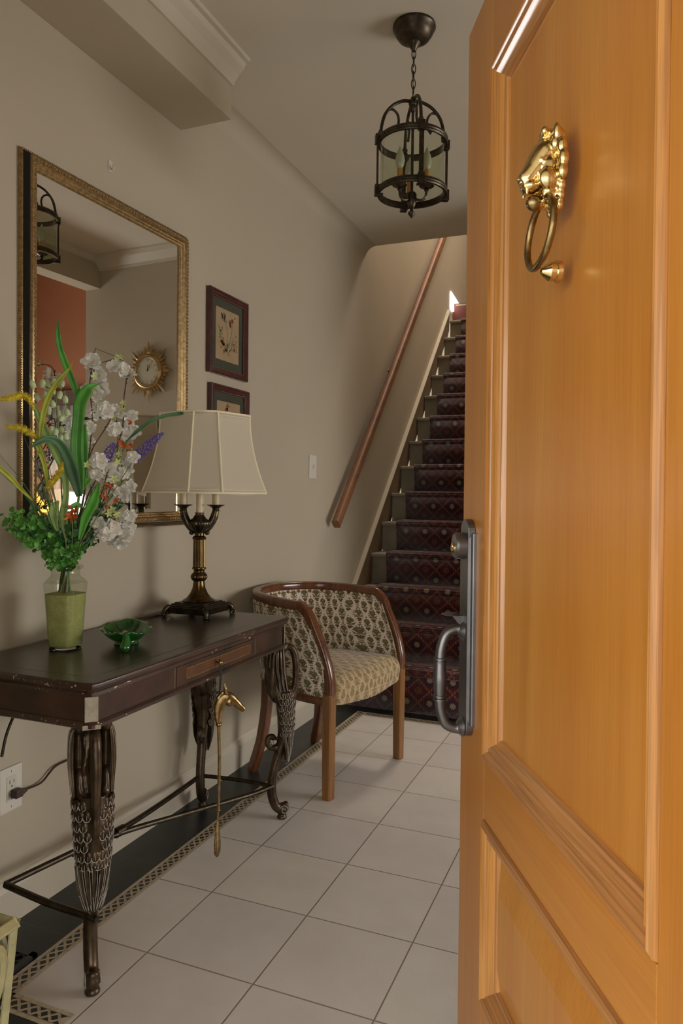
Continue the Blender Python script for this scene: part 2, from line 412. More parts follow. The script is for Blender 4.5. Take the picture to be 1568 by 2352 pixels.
# soffit along the wall, with crown moulding
sf = B().bx(0, .21, YF, 2.24, 2.475, ZC); struct('trim_2', sf, M['wall'], bevel=.002)
CR = [(0, -.085), (.010, -.085), (.014, -.070), (.030, -.050), (.052, -.030), (.060, -.014), (.075, -.012), (.078, 0), (0, 0)]
def crown(bm, a, b, out, k=1.0):
    a = Vector(a); b = Vector(b); o = Vector(out); t = (b-a)
    vs = []; n = len(CR)
    for p, e in ((a, -1), (b, 1)):
        for (x, z) in CR: vs.append(p+o*x*k+Vector((0, 0, z*k)))
    bm.add(vs, [(i, (i+1) % n, n+(i+1) % n, n+i) for i in range(n)]+[tuple(range(n))[::-1], tuple(range(n, 2*n))])
cr = B(); crown(cr, (.21, YF, ZC), (.21, 2.24, ZC), (1, 0, 0), .95)
crown(cr, (1.06, YB, ZC), (XW, YB, ZC), (0, -1, 0)); crown(cr, (XW, YF, ZC), (XW, YB, ZC), (-1, 0, 0), .5)
struct('trim_3', cr, M['trimw'])
# cove between wall and ceiling
cv = B(); n = 8; rr = .07; vs = []
for y in (2.24, YE):
    vs.append(Vector((0, y, ZC)))
    for k in range(n+1):
        a = PI/2*k/n; vs.append(Vector((rr-rr*math.sin(a), y, ZC-rr+rr*math.cos(a)-0)))
m_ = n+2
cv.add([(v.x, v.y, v.z) for v in vs], [(i, (i+1) % m_, m_+(i+1) % m_, m_+i) for i in range(m_)]+[tuple(range(m_))[::-1], tuple(range(m_, 2*m_))])
struct('trim_4', cv, M['wall'], smooth=30)
# baseboards
bb = B(); pr = [(0, 0), (.016, 0), (.016, .095), (.012, .108), (.006, .118), (0, .122)]
vs = [Vector((x, y, z)) for y in (YF, YB+.02) for (x, z) in pr]; k = len(pr)
bb.add(vs, [(i, (i+1) % k, k+(i+1) % k, k+i) for i in range(k)]+[tuple(range(k))[::-1], tuple(range(k, 2*k))])
struct('baseboard_left', bb, M['trimw'])
struct('baseboard_back', B().bx(1.06, XW, YB-.015, YB, 0, .12), M['trimw'], bevel=.003)
# dining room
YD = 4.80
dr = B(); dr.bx(4.3, 4.4, .45, YD+.1, 0, 3.25); dr.bx(1.19, 2.50, YD, YD+.1, 0, 3.25); dr.bx(2.50, 3.35, YD, YD+.1, 0, .84); dr.bx(2.50, 3.35, YD, YD+.1, 1.90, 3.25); dr.bx(3.35, 4.3, YD, YD+.1, 0, 3.25); dr.bx(1.19, 1.30, YB+.13, YD, 0, 3.25); dr.bx(1.19, XW+.12, YB+.12, YB+.13, 0, 3.25)
dr.bx(XW+.14, 4.4, .45, .6, 2.6, 3.25); dr.bx(XW+.13, XW+.15, .45, YD, ZC-.02, 3.25); struct('wall_dining', dr, M['orange'])
struct('ceiling_dining', B().bx(XW+.14, 4.4, .45, YD+.1, 3.25, 3.25+.1), M['ceil'])
w1 = thing('window_1', None, None, (2.92, YD, .84), kind='structure')
B().bx(2.50, 3.35, YD+.06, YD+.08, .84, 1.90).build('glow_panel', glow('daylit_pane', (1.0, .96, .88), 1.3), w1, world=True)
fw = B(); fw.bx(2.47, 2.53, YD-.02, YD+.06, .82, 1.92); fw.bx(3.32, 3.38, YD-.02, YD+.06, .82, 1.92); fw.bx(2.47, 3.38, YD-.02, YD+.06, .81, .85); fw.bx(2.47, 3.38, YD-.02, YD+.06, 1.89, 1.93); fw.bx(2.94, 2.97, YD+.01, YD+.06, .84, 1.9)
fw.build('window_frame', M['trimw'], w1, world=True)
cl = B(); cl.grid(lambda u, v: (2.45+.95*u, YD-.045+.006*math.sin(u*70), 1.18+.74*v), 120, 2)
cl.build('curtain', plain('cream_curtain', (.55, .52, .46), .8, .05), w1, smooth=60, solid=.002, world=True)
B().bx(2.42, 3.42, YD-.09, YD-.02, 1.90, 2.02).build('valance', plain('brown_valance', (.10, .06, .03), .7), w1, world=True)
w3 = thing('added_side_window', None, None, (4.29, 2.9, .60), kind='structure')  # unseen glowing window, added behind the dining fill light
B().bx(4.285, 4.295, 1.80, 4.0, .60, 1.50).build('glow_panel', glow('added_side_glow', (1.0, .98, .95), 1.2), w3, world=True)
q3 = B(); q3.bx(4.27, 4.30, 1.74, 1.80, .54, 1.56); q3.bx(4.27, 4.30, 4.0, 4.06, .54, 1.56); q3.bx(4.27, 4.30, 1.74, 4.06, .54, .60); q3.bx(4.27, 4.30, 1.74, 4.06, 1.50, 1.56); q3.build('window_frame', M['trimw'], w3, world=True)
w4 = thing('added_skylight', None, None, (.65, 5.7, 5.27), kind='structure')  # unseen glowing skylight, added above the upstairs fill light
B().bx(.20, 1.05, 5.25, 6.15, 5.27, 5.28).build('glow_panel', glow('added_skylight_glow', (1.0, .98, .95), 1.2), w4, world=True)
q3 = B(); q3.bx(.15, .20, 5.2, 6.2, 5.25, 5.30); q3.bx(1.0, 1.05, 5.2, 6.2, 5.25, 5.30); q3.bx(.15, 1.05, 5.2, 5.25, 5.25, 5.30); q3.bx(.15, 1.05, 6.15, 6.2, 5.25, 5.30); q3.build('window_frame', M['trimw'], w4, world=True)
# ------------------------------------------------------------------ staircase
NS = 15; RUN = .196; RISE = .189; Y0 = 3.70
zk = lambda k: .05+RISE*k
yk = lambda k: Y0+RUN*(k-1)
M['stairp'] = plain('painted_stair_wood', (.27, .23, .16), .55, .12, 12)
M['strg'] = plain('shaded_stringer_paint', (.20, .14, .08), .6, .15, 10)  # brown carries the shadow lying on the stringer's inner face
st = thing('staircase', 'steep straight painted staircase rising beyond the hall with a patterned runner', 'staircase', (.53, Y0+.03, 0))
for k in range(1, NS+1):
    t = B(); t.bx(.02, 1.06, yk(k)-.005, yk(k)+RUN+.035, zk(k)-.030, zk(k)-.005); t.build('tread', M['stairp'], st, bevel=.008, world=True)
    z0 = 0 if k == 1 else zk(k-1)-.006
    r_ = B(); r_.bx(.02, 1.06, yk(k)+.028, yk(k)+.045, z0, zk(k)-.030); r_.build('riser', M['stairp'], st, world=True)
sk = B(); n0 = 3.725; f = lambda y: .05+RISE*((y-Y0)/RUN+1)+.085
pts = [(n0, 0), (n0, f(n0)), (6.24, f(6.24)), (6.24, 2.6)]
def ext(bm, pts, x0, x1, mi=0):
    n = len(pts); bm.add([(x0, y, z) for y, z in pts]+[(x1, y, z) for y, z in pts], [(i, (i+1) % n, n+(i+1) % n, n+i) for i in range(n)]+[tuple(range(n))[::-1], tuple(range(n, 2*n))], mi)
ext(sk, pts, 0.0015, .020); sk.build('stringer', M['strg'], st, world=True)
cp = B(); ext(cp, [(n0, f(n0)), (n0, f(n0)+.012), (6.24, f(6.24)+.012), (6.24, f(6.24))], .0015, .030); ext(cp, [(n0-.016, 0), (n0-.016, f(n0)+.012), (n0, f(n0)+.012), (n0, 0)], .0015, .030)
cp.build('stringer_cap', M['trimw'], st, world=True)
# carpet runner
def carpet_mat():
    m, g, b = newmat('patterned_stair_carpet'); t = g.nodes.new('ShaderNodeTexCoord'); sx = g.nodes.new('ShaderNodeSeparateXYZ')
    g.links.new(t.outputs['UV'], sx.inputs[0]); X = S(g, sx.outputs[0])*(1/.125); Y = S(g, sx.outputs[1])*(1/.125)
    def cell(dx, dy):
        u = (X+dx).fract()-.5; v = (Y+dy).fract()-.5; r = (u*u+v*v).sqrt(); return u, v, r
    u, v, r = cell(0, 0); u2, v2, r2 = cell(.5, .5)
    ang = v.atan2(u); star = r-((ang*4).sin().abs()*.06+.085)
    ring = (r-.27).abs().step(.035, .012); ring2 = (r2-.12).abs().step(.02, .01)
    d1 = (((X+Y).fract()-.5).abs()); d2 = (((X-Y).fract()-.5).abs())
    lat = d1.min(d2).step(.055, .015)
    beads = ((X*56.5).sin()).gt(-.3)
    n = noise(g, t.outputs['UV'], 60, 4, .7)
    base = ramp(g, n, [(.35, (.032, .007, .007)), (.65, (.105, .020, .018))])
    c = mixc(g, lat*beads*.8+lat*.15, base, (.21, .085, .05)); c = mixc(g, r.step(.235, .02), c, (.028, .008, .012))
    c = mixc(g, ring*.75, c, (.055, .012, .030)); c = mixc(g, ring2*.6, c, (.28, .10, .06)); c = mixc(g, S(g, star.s).step(0.0, .02)*.85, c, (.36, .25, .14))
    c = mixc(g, r2.step(.04, .02)*.8, c, (.32, .14, .09))
    n3 = noise(g, t.outputs['UV'], 700, 2, .7); c = mixc(g, 1.0, c, ramp(g, n3, [(.3, (.6, .55, .55)), (.7, (1.25, 1.2, 1.2))]), 'MULTIPLY')
    g.links.new(c, b.inputs['Base Color']); setb(b, rough=.95, sheen=.35, spec=.1); bump(g, b, n3, .5, .003); return m
M['carpet'] = carpet_mat()
path = [(yk(1)+.022, .002), (yk(1)+.022, zk(1)-.035)]
for k in range(1, NS+1):
    y, z = yk(k), zk(k)
    if k > 1: path.append((y+.018, zk(k-1)+.006))
    for a in (-60, -20, 20, 60, 90):
        rr_ = .020; path.append((y+.013-rr_*math.cos(R(a)), z-.014+rr_*math.sin(R(a))))
    path.append((y+RUN+.012 if k < NS else y+.6, z+.006 if k < NS else z+.004))
cb = B(); L = 0; xs0, xs1 = .122, .958
for i in range(len(path)-1):
    (y0, z0), (y1, z1) = path[i], path[i+1]; l = math.hypot(y1-y0, z1-z0)
    cb.add([(xs0, y0, z0), (xs1, y0, z0), (xs1, y1, z1), (xs0, y1, z1)], [(0, 1, 2, 3)], 0, [[(xs0, L), (xs1, L), (xs1, L+l), (xs0, L+l)]]); L += l
ru = cb.build('stair_runner', M['carpet'], smooth=50, solid=.008)
tag(ru, 'dark red patterned carpet runner laid down the steep stairs', 'stair runner')
# handrail
M['rail'] = wood('oak_handrail', [(.3, (.20, .085, .032)), (.7, (.30, .135, .05))], 1, .6, .0, .2)
hr = thing('handrail', 'straight brown wooden handrail fixed to the wall up the stairs', 'handrail', (.05, 3.60, .98))
p0 = Vector((.056, 3.620, 1.006)); p1 = Vector((.056, 6.35, 1.000+2.735*1.022))
B().sweep([p0, p1], [(-.019, -.024), (-.014, -.028), (.014, -.028), (.019, -.024), (.021, 0), (.018, .022), (.010, .028), (-.010, .028), (-.018, .022), (-.021, 0)], None, (0, 0, 1)).build('rail', M['rail'], hr, smooth=50, bevel=.001, world=True)
for t in (.38, .85):
    q = p0.lerp(p1, t); bk = B(); bk.tube([(0, q.y, q.z-.075), (.035, q.y, q.z-.075), (.058, q.y, q.z-.035)], .007, 8, sub=4); bk.lathe([(.0, 0), (.022, 0), (.020, .005), (0, .007)], (0, 0, 0), 16)
    bk.v = bk.v[:-64]+[Vector((v.z, q.y+v.x, q.z-.075+v.y)) for v in bk.v[-64:]]
    bk.build('bracket', M['iron'], hr, smooth=40, world=True)
# patch of sunlight on the landing wall, put in as a glowing triangle
w2 = thing('landing_sun_patch', None, None, (.01, 6.6, 2.9), kind='structure')
B().add([(.004, 6.33, 2.80), (.004, 7.05, 2.886), (.004, 6.33, 2.965), (.012, 6.33, 2.80), (.012, 7.05, 2.886), (.012, 6.33, 2.965)], [(0, 1, 2), (3, 5, 4), (0, 3, 4, 1), (1, 4, 5, 2), (2, 5, 3, 0)]).build('glow_panel', glow('sun_patch_glow', (1, .98, .9), 3.0), w2, world=True)
# ------------------------------------------------------------------ front door
DS = [(.25, (.48, .165, .020)), (.5, (.56, .215, .030)), (.75, (.63, .27, .046))]
M['dv'] = wood('fir_door_vertical_grain', DS, 2, .32, .18, .09, 9, .18)
M['dx'] = wood('fir_door_horizontal_grain', DS, 0, .32, .18, .09, 9, .18)
M['dm'] = wood('fir_door_moulding', [(.3, (.50, .19, .04)), (.7, (.66, .30, .08))], 2, .22, .5, .25, 18, .12)
M['dmx'] = wood('fir_door_moulding_horizontal', [(.3, (.46, .18, .05)), (.7, (.60, .28, .09))], 0, .22, .5, .25, 18, .12)
DA = Vector((1.238, 1.373, 0)); dd = Vector((.462, -.887, 0)).normalized(); dn = Vector((-.887, -.462, 0)).normalized()
# local frame: X from latch edge towards hinge, Y outward (towards the street side), Z up
rt = Matrix((( dd.x, dn.x, 0), (dd.y, dn.y, 0), (0, 0, 1)))
if rt.determinant() < 0:   # keep right handed: mirror Y, remember sign
    SY = -1; rt = Matrix(((dd.x, -dn.x, 0), (dd.y, -dn.y, 0), (0, 0, 1)))
else: SY = 1
lean = Matrix.Rotation(R(-1.0), 3, 'Y')
rot = rt @ lean
base = DA+dd*.008+Vector((0, 0, 2.03))-rot @ Vector((0, 0, 2.03))
door = thing('door_1', None, None, base, kind='structure', rot=rot)
DWd, DT = .855, .045
def db(x0, x1, y0, y1, z0, z1, bm=None):   # y measured outward
    bm = bm or B(); a, b = SY*y0, SY*y1; bm.bx(x0, x1, min(a, b), max(a, b), z0, z1); return bm
u0, u1 = .150, .700
db(0, u0, -DT, 0, .012, 2.03).build('stile', M['dv'], door, bevel=.002)
db(u1, DWd, -DT, 0, .012, 2.03).build('stile', M['dv'], door, bevel=.002)
for z0, z1 in ((1.885, 2.03), (.625, .725), (.012, .315)): db(u0, u1, -DT, 0, z0, z1).build('rail', M['dx'], door, bevel=.002)
def panel(z0, z1, name):
    p = B(); ins = .050; bev = .045 if name == 'lower_panel' else .004; zz = [(z0, z1, -.030), (z0+ins, z1-ins, -.016), (z0+ins+bev, z1-ins-bev, -.006 if bev > .01 else -.0155)]
    xs = [(u0, u1), (u0+ins, u1-ins), (u0+ins+bev*.35, u1-ins-bev*.35)]
    rings = []
    for (a, b, y), (xa, xb) in zip(zz, xs): rings.append([(xa, SY*y, a), (xb, SY*y, a), (xb, SY*y, b), (xa, SY*y, b)])
    vs = [v for r_ in rings for v in r_]; fs = []
    for i in range(2):
        for k in range(4): fs.append((i*4+k, i*4+(k+1) % 4, i*4+4+(k+1) % 4, i*4+4+k))
    fs.append((8, 9, 10, 11)); back = [(u0, -SY*.04, z0), (u1, -SY*.04, z0), (u1, -SY*.04, z1), (u0, -SY*.04, z1)]
    vs += back; fs.append((12, 15, 14, 13))
    for k in range(4): fs.append((k, (k+1) % 4, 12+(k+1) % 4, 12+k))
    p.add(vs, fs); return p.build(name, M['dv'], door)
panel(.725, 1.885, 'upper_panel'); panel(.315, .625, 'lower_panel')
MP = [(0, -.004), (.003, .004), (.009, .007), (.015, .004), (.018, -.001), (.024, .001), (.030, -.003), (.036, -.010), (.042, -.011), (.046, -.019), (.048, -.030), (0, -.030)]
def mould(z0, z1, side):
    bm = B(); C4 = {'v0': ((u0, z0), (u0, z1), (1, 0)), 'v1': ((u1, z0), (u1, z1), (-1, 0)), 'h0': ((u0, z0), (u1, z0), (0, 1)), 'h1': ((u0, z1), (u1, z1), (0, -1))}
    (ax, az), (bx_, bz), (ix, iz) = C4[side]; vs = []; n = len(MP)
    for e, (x, z) in enumerate(((ax, az), (bx_, bz))):
        for (w, y) in MP:
            if side[0] == 'v': dz = w if e == 0 else -w; vs.append((x+ix*w, SY*y, z+dz))
            else: dx = w if e == 0 else -w; vs.append((x+dx, SY*y, z+iz*w))
    bm.add(vs, [(i, (i+1) % n, n+(i+1) % n, n+i) for i in range(n)])
    return bm
for z0, z1 in ((.725, 1.885), (.315, .625)):
    for s_ in ('v0', 'v1', 'h0', 'h1'): mould(z0, z1, s_).build('moulding', M['dm' if s_[0] == 'v' else 'dmx'], door, smooth=35)
# handle set
HS = thing('door_handle', None, None, (0, 0, 0)); HS.parent = door; WM[HS.name] = WM[door.name].copy()
HS['label'] = 'dark pewter handle set with a long back plate'
def P3(x, y, z): return Vector((x, SY*y, z))
hx, hz0, hz1 = .058, .742, 1.120
pl_ = B()
def platering(w, y, z0, z1): return [P3(hx-w, y, z0), P3(hx+w, y, z0), P3(hx+w, y, z1), P3(hx-w, y, z1)]
rg = [platering(.034, 0, hz0+.018, hz1-.018), platering(.034, .006, hz0+.018, hz1-.018), platering(.030, .009, hz0+.022, hz1-.022), platering(.028, .009, hz0+.024, hz1-.024), platering(.024, .014, hz0+.030, hz1-.030)]
vs = [v for r_ in rg for v in r_]; fs = [(i*4+k, i*4+(k+1) % 4, i*4+4+(k+1) % 4, i*4+4+k) for i in range(4) for k in range(4)]; fs.append((16, 17, 18, 19))
pl_.add(vs, fs)
for zc, sg in ((hz0+.018, -1), (hz1-.018, 1)):   # curved end lobes
    prof = []
    for k in range(13):
        a = PI*k/12; prof.append((hx-.026*math.cos(a), zc+sg*(.004+.020*math.sin(a))))
    prof = [(hx-.026, zc-sg*.02)]+prof+[(hx+.026, zc-sg*.02)]; n = len(prof)
    pl_.add([P3(x, .0, z) for x, z in prof]+[P3(x, .013, z) for x, z in prof], [(i, (i+1) % n, n+(i+1) % n, n+i) for i in range(n)]+[tuple(range(n, 2*n)), tuple(range(n))[::-1]])
pl_.build('back_plate', M['pewter'], HS, bevel=.0012)
gp = B(); zt, zb = .925, .752
path = [P3(hx, .012, zt), P3(hx, .026, zt+.003), P3(hx, .044, zt-.006), P3(hx, .053, zt-.030), P3(hx, .055, zt-.055), P3(hx, .055, (zt+zb)/2), P3(hx, .055, zb+.055), P3(hx, .053, zb+.030), P3(hx, .044, zb+.006), P3(hx, .026, zb-.003), P3(hx, .012, zb)]
gp.tube(path, [.013, .009, .009, .009, .010, .0125, .010, .009, .009, .009, .013], 16, sub=5)
for zq, rq in ((zt-.050, .0125), (zt-.056, .0118), (zb+.050, .0125), (zb+.056, .0118)): gp.lathe([(.006, -.003), (rq, -.0015), (rq, .0015), (.006, .003)], P3(hx, .055, zq), 20)
for zq in (zt, zb):
    n0 = len(gp.v); gp.lathe([(.017, 0), (.018, .004), (.014, .009), (.010, .013)], (0, 0, 0), 20)
    for i in range(n0, len(gp.v)): v = gp.v[i].copy(); gp.v[i] = P3(hx+v.x, .010+v.z, zq+v.y)
gp.build('grip', M['pewter'], HS, smooth=40)
tl = B(); tl.add([P3(hx-.004, .012, .925), P3(hx-.004, .012, .952), P3(hx-.004, .034, .952), P3(hx+.004, .012, .925), P3(hx+.004, .012, .952), P3(hx+.004, .034, .952)], [(0, 1, 2), (3, 5, 4), (0, 3, 4, 1), (1, 4, 5, 2), (2, 5, 3, 0)])
n0 = len(tl.v); tl.ell((0, 0, 0), (.013, .017, .0035), seg=16)
for i in range(n0, len(tl.v)): v = tl.v[i].copy(); tl.v[i] = P3(hx+v.x, .037+v.y, .955+v.z)
tl.build('thumb_latch', M['pewter'], HS, smooth=50)
dbt = B(); n0 = 0; dbt.lathe([(.024, 0), (.024, .016), (.021, .020), (.012, .021)], (0, 0, 0), 28)
dbt.v = [P3(hx+v.x, .012+v.z, 1.078+v.y) for v in dbt.v]; db_o = dbt.build('deadbolt', M['pewter'], HS, smooth=35)
db_o.data.materials.append(M['brass'])
ck = B(); ck.lathe([(.010, 0), (.010, .003), (.007, .0045), (0, .0045)], (0, 0, 0), 20); ck.v = [P3(hx+v.x, .032+v.z, 1.074+v.y) for v in ck.v]
ck.build('lock_cylinder', M['brass'], HS, smooth=35)
# lion head knocker
KX, KZ = .447, 1.56
def K(x, y, z): return P3(KX+x, y, KZ+z)
kn = B()
def e3(x, y, z, rx, ry, rz, tilt=0, yaw=0): kn.ell(K(x, y, z), (rx, ry, rz), rotm('X', tilt*SY) @ rotm('Z', yaw), 14, 10)
e3(0, .006, .014, .028, .009, .046)            # back plate of mane
kn.tube([K(0, .006, .044), K(0, .022, .030), K(0, .036, .010), K(0, .047, -.002), K(0, .052, -.006)], [.017, .0185, .0145, .0115, .008], 14, sub=4)   # forehead to nose
e3(0, .018, .010, .022, .016, .024); e3(0, .040, -.010, .0135, .013, .0085)
for sx in (-1, 1):
    e3(sx*.016, .022, -.004, .009, .013, .014); e3(sx*.0125, .029, .018, .005, .007, .003, 30); e3(sx*.0125, .030, .012, .003, .003, .0025)
    e3(sx*.007, .046, -.017, .0018, .002, .006); e3(sx*.020, .014, .052, .006, .005, .012); e3(sx*.011, .018, -.020, .007, .011, .013)
random.seed(4)
for k in range(11):
    a = R(-20+k*22); x = .028*math.cos(a); z = .016+.040*math.sin(a)
    e3(x, .007+random.random()*.004, z, .006, .007, .011)
for k in range(8):
    a = R(25+k*18.5); e3(.021*math.cos(a), .014+random.random()*.004, .026+.030*math.sin(a), .0055, .006, .009)
for k in range(3):
    for sx in (-1, 1): e3(sx*(.020-k*.003), .007, -.012-k*.011, .005, .006, .008)
for x in (-.010, 0, .010, -.005, .005): e3(x, .020+random.random()*.006, .052+random.random()*.006, .0045, .005, .006)
e3(0, .030, -.030, .008, .010, .006, 20)       # lower jaw
e3(0, .007, -.032, .010, .007, .013)
kno = kn.build('door_knocker', M['brass'], door, smooth=0, remesh=.0014)
kno['label'] = 'polished brass lion head door knocker'
kno.modifiers['smooth'].iterations = 2
rg = B(); RC = K(0, .026, -.066); pts = []
for k in range(40):
    a = 2*PI*k/40; pts.append(RC+P3(.043*math.cos(a), -.004*math.sin(a), .043*math.sin(a)))
rg.tube(pts, [.0046], 12, closed=True); rg.ell(K(0, .034, -.029), (.009, .011, .010))
ro = rg.build('ring', M['brass2'], kno, smooth=60)
sd = B(); sd.lathe([(.014, 0), (.014, .006), (.012, .007), (.012, .014), (.004, .024), (0, .024)], (0, 0, 0), 24)
sd.v = [K(v.x, v.z, -.114+v.y) for v in sd.v]; sd.build('strike_plate', M['brass'], kno, smooth=35)
# ------------------------------------------------------------------ large wall mirror
M['gold'] = metal('antique_gold_leaf', (.36, .24, .11), (.60, .43, .20), .34, 90, .85, .25)
M['goldd'] = metal('rubbed_gold', (.25, .15, .07), (.42, .28, .13), .4, 120, .8, .4)
M['maroon'] = plain('maroon_frame', (.07, .018, .018), .3, .35, 30, coat=.4)
def rect_frame(bm, y0, y1, z0, z1, prof, mi=None):
    """prof: (inset from outer edge, x out of wall); mi: material per profile segment"""
    n = len(prof); cs = [(y0, z0, 1, 1), (y1, z0, -1, 1), (y1, z1, -1, -1), (y0, z1, 1, -1)]
    vs = [(x, cy+sy*w, cz+sz*w) for (cy, cz, sy, sz) in cs for (w, x) in prof]
    for i in range(n-1):
        fs = [(k*n+i, ((k+1) % 4)*n+i, ((k+1) % 4)*n+i+1, k*n+i+1) for k in range(4)]
        bm.add(vs, fs, mi[i] if mi else 0)
MY0, MY1, MZ0, MZ1 = 1.492, 2.236, 1.050, 2.086
mr = thing('wall_mirror', 'tall mirror in an antique gold frame hung on the wall above the console table', 'mirror', (0, (MY0+MY1)/2, MZ0))
fb = B(); pf = [(0, .001), (-.001, .006), (.002, .011), (.006, .013), (.006, .0135), (.010, .020), (.014, .028), (.016, .029), (.019, .034), (.024, .036), (.031, .034), (.036, .028), (.039, .027), (.043, .022), (.046, .021), (.050, .014)]
rect_frame(fb, MY0, MY1, MZ0, MZ1, pf, [0, 0, 0, 1, 1, 1, 1, 0, 0, 0, 0, 0, 0, 0, 0])
fb.build('frame', [M['gold'], M['black']], mr, smooth=40, world=True)
bd = B(); random.seed(2)
def beads(bm, y0, y1, z0, z1, inset, x, r, pitch, mi=0):
    a0, a1, b0, b1 = y0+inset, y1-inset, z0+inset, z1-inset
    for (pa, pb) in (((a0, b0), (a0, b1)), ((a1, b0), (a1, b1)), ((a0, b0), (a1, b0)), ((a0, b1), (a1, b1))):
        L_ = math.hypot(pb[0]-pa[0], pb[1]-pa[1]); n = int(L_/pitch)
        for i in range(n):
            t = (i+.5)/n; bm.ell((x, pa[0]+(pb[0]-pa[0])*t, pa[1]+(pb[1]-pa[1])*t), (r, r*.8, r*.8), None, 6, 4, mi)
beads(bd, MY0, MY1, MZ0, MZ1, .002, .0125, .0022, .0065)
beads(bd, MY0, MY1, MZ0, MZ1, .026, .0355, .0042, .0125); beads(bd, MY0, MY1, MZ0, MZ1, .030, .0345, .0026, .0062)
bd.build('beading', M['goldd'], mr, smooth=60, world=True, props={'kind': 'stuff'})
m_, g_, b_ = newmat('mirror_silver'); b_.inputs['Base Color'].default_value = (.86, .85, .82, 1); setb(b_, rough=.0, metal=1.0); M['mirror'] = m_
B().bx(.010, .014, MY0+.045, MY1-.045, MZ0+.045, MZ1-.045).build('mirror_glass', M['mirror'], mr, world=True)
mr.rotation_euler.z = R(-1.5); mr.location.x = .0105   # hangs a little askew, its far edge off the wall
# ------------------------------------------------------------------ botanical prints
M['mat'] = plain('dark_green_mount', (.035, .045, .032), .7, .1, 30); M['paper'] = plain('tan_print_paper', (.40, .29, .17), .7, .08, 20)
M['ink_g'] = plain('print_green', (.13, .14, .08), .8, .3, 60); M['ink_o'] = plain('print_orange', (.36, .16, .03), .8, .2, 60)
M['ink_r'] = plain('print_red', (.28, .07, .03), .8, .3, 60); M['ink_b'] = plain('print_slate_blue', (.20, .20, .15), .8, .2, 60)
M['pglass'] = thin_glass('picture_glass', (1, 1, .98))
def picture(y0, y1, z0, z1, label, kind):
    t = thing('framed_print', label, 'picture', (0, (y0+y1)/2, z0), group='botanical prints')
    f = B(); rect_frame(f, y0, y1, z0, z1, [(0, .001), (0, .020), (.003, .024), (.009, .025), (.012, .021), (.020, .019), (.024, .015), (.026, .0145), (.027, .010)], [0]*6+[1, 0])
    f.build('frame', [M['maroon'], M['goldd']], t, smooth=35, world=True)
    B().bx(.004, .008, y0+.02, y1-.02, z0+.02, z1-.02).build('mount', M['mat'], t, world=True)
    a, b, c, d = y0+.058, y1-.058, z0+.062, z1-.062; W_, H_ = b-a, d-c
    pr = B(); pr.bx(.0080, .0088, a, b, c, d, 0); X = .0092
    def q(u, v): return Vector((X, a+W_*u, c+H_*v))
    def petal(u, v, ang, l, w, mi):
        n = 8; pts = []
        for k in range(n):
            t_ = 2*PI*k/n; pu, pv = l*(.5+.5*math.cos(t_)), w*.5*math.sin(t_)
            pts.append(q(u, v)+Vector((0, pu*math.cos(ang)-pv*math.sin(ang), pu*math.sin(ang)+pv*math.cos(ang))))
        pr.add(pts, [tuple(range(n))], mi)
    def stem(pts, w, mi=1):
        P_ = catmull([q(*p) for p in pts], 5)
        for i in range(len(P_)-1):
            t_ = (P_[i+1]-P_[i]); nn = Vector((0, -t_.z, t_.y)).normalized()*w/2; pr.add([P_[i]-nn, P_[i+1]-nn, P_[i+1]+nn, P_[i]+nn], [(0, 1, 2, 3)], mi)
    def flower(u, v, r, mi, n=6, a0=0):
        for k in range(n): petal(u, v, a0+2*PI*k/n, r, r*.6, mi)
    random.seed(kind)
    if kind == 1:
        stem([(.52, .10), (.48, .35), (.47, .60), (.38, .86)], .0022); stem([(.55, .12), (.60, .40), (.68, .62), (.72, .80)], .0022); stem([(.50, .12), (.40, .3), (.22, .45), (.15, .62)], .0016); stem([(.53, .12), (.66, .28), (.82, .40), (.85, .6)], .0016)
        for k in range(22): petal(.34+.09*random.uniform(-1, 1), .80+.07*random.uniform(-1, 1), random.uniform(1, 3), .016, .006, 4)
        stem([(.38, .84), (.30, .93), (.27, .98)], .0015, 1)
        flower(.60, .78, .013, 3, 6, .3); flower(.70, .83, .012, 3); flower(.62, .72, .010, 3); petal(.78, .88, .6, .016, .007, 3)
        for k in range(9): petal(.30+.05*random.uniform(-1, 1), .30+.09*random.uniform(-1, 1), random.uniform(0, 6), .020, .014, 2)
        for k in range(26): petal(random.uniform(.12, .3), random.uniform(.42, .68), random.uniform(0, 6), .009, .004, 1)
        for k in range(26): petal(random.uniform(.70, .92), random.uniform(.22, .62), random.uniform(0, 6), .008, .004, random.choice([1, 3]))
        for k in range(16): petal(random.uniform(.38, .70), random.uniform(.16, .34), random.uniform(.6, 2.6), .020, .005, 1)
        flower(.80, .27, .010, 3); flower(.42, .22, .009, 1)
    else:
        stem([(.48, .06), (.44, .4), (.42, .7), (.40, .95)], .0024); stem([(.52, .06), (.60, .4), (.64, .84)], .002)
        for k in range(34):
            v_ = random.uniform(.5, .93); petal(.42+.05*random.uniform(-1, 1), v_, random.uniform(0, 6), .013, .009, 3)
        for k in range(18): petal(.62+.08*random.uniform(-1, 1), random.uniform(.55, .88), random.uniform(0, 6), .010, .005, 3)
        for k in range(12): flower(random.uniform(.3, .8), random.uniform(.42, .60), .012, random.choice([3, 2]))
        for k in range(24): petal(random.uniform(.2, .8), random.uniform(.08, .40), random.uniform(.6, 2.6), .026, .007, 1)
    pr.build('print', [M['paper'], M['ink_g'], M['ink_o'], M['ink_r'], M['ink_b']], t, world=True)
    B().bx(.0112, .0120, y0+.024, y1-.024, z0+.024, z1-.024).build('glass', M['pglass'], t, world=True)
    return t
picture(2.414, 2.707, 1.636, 1.965, 'dark red framed botanical print of tall flowers, the upper and fully visible one', 1)
picture(2.427, 2.722, 1.266, 1.597, 'dark red framed botanical print with red blooms, half hidden behind the lampshade', 2)
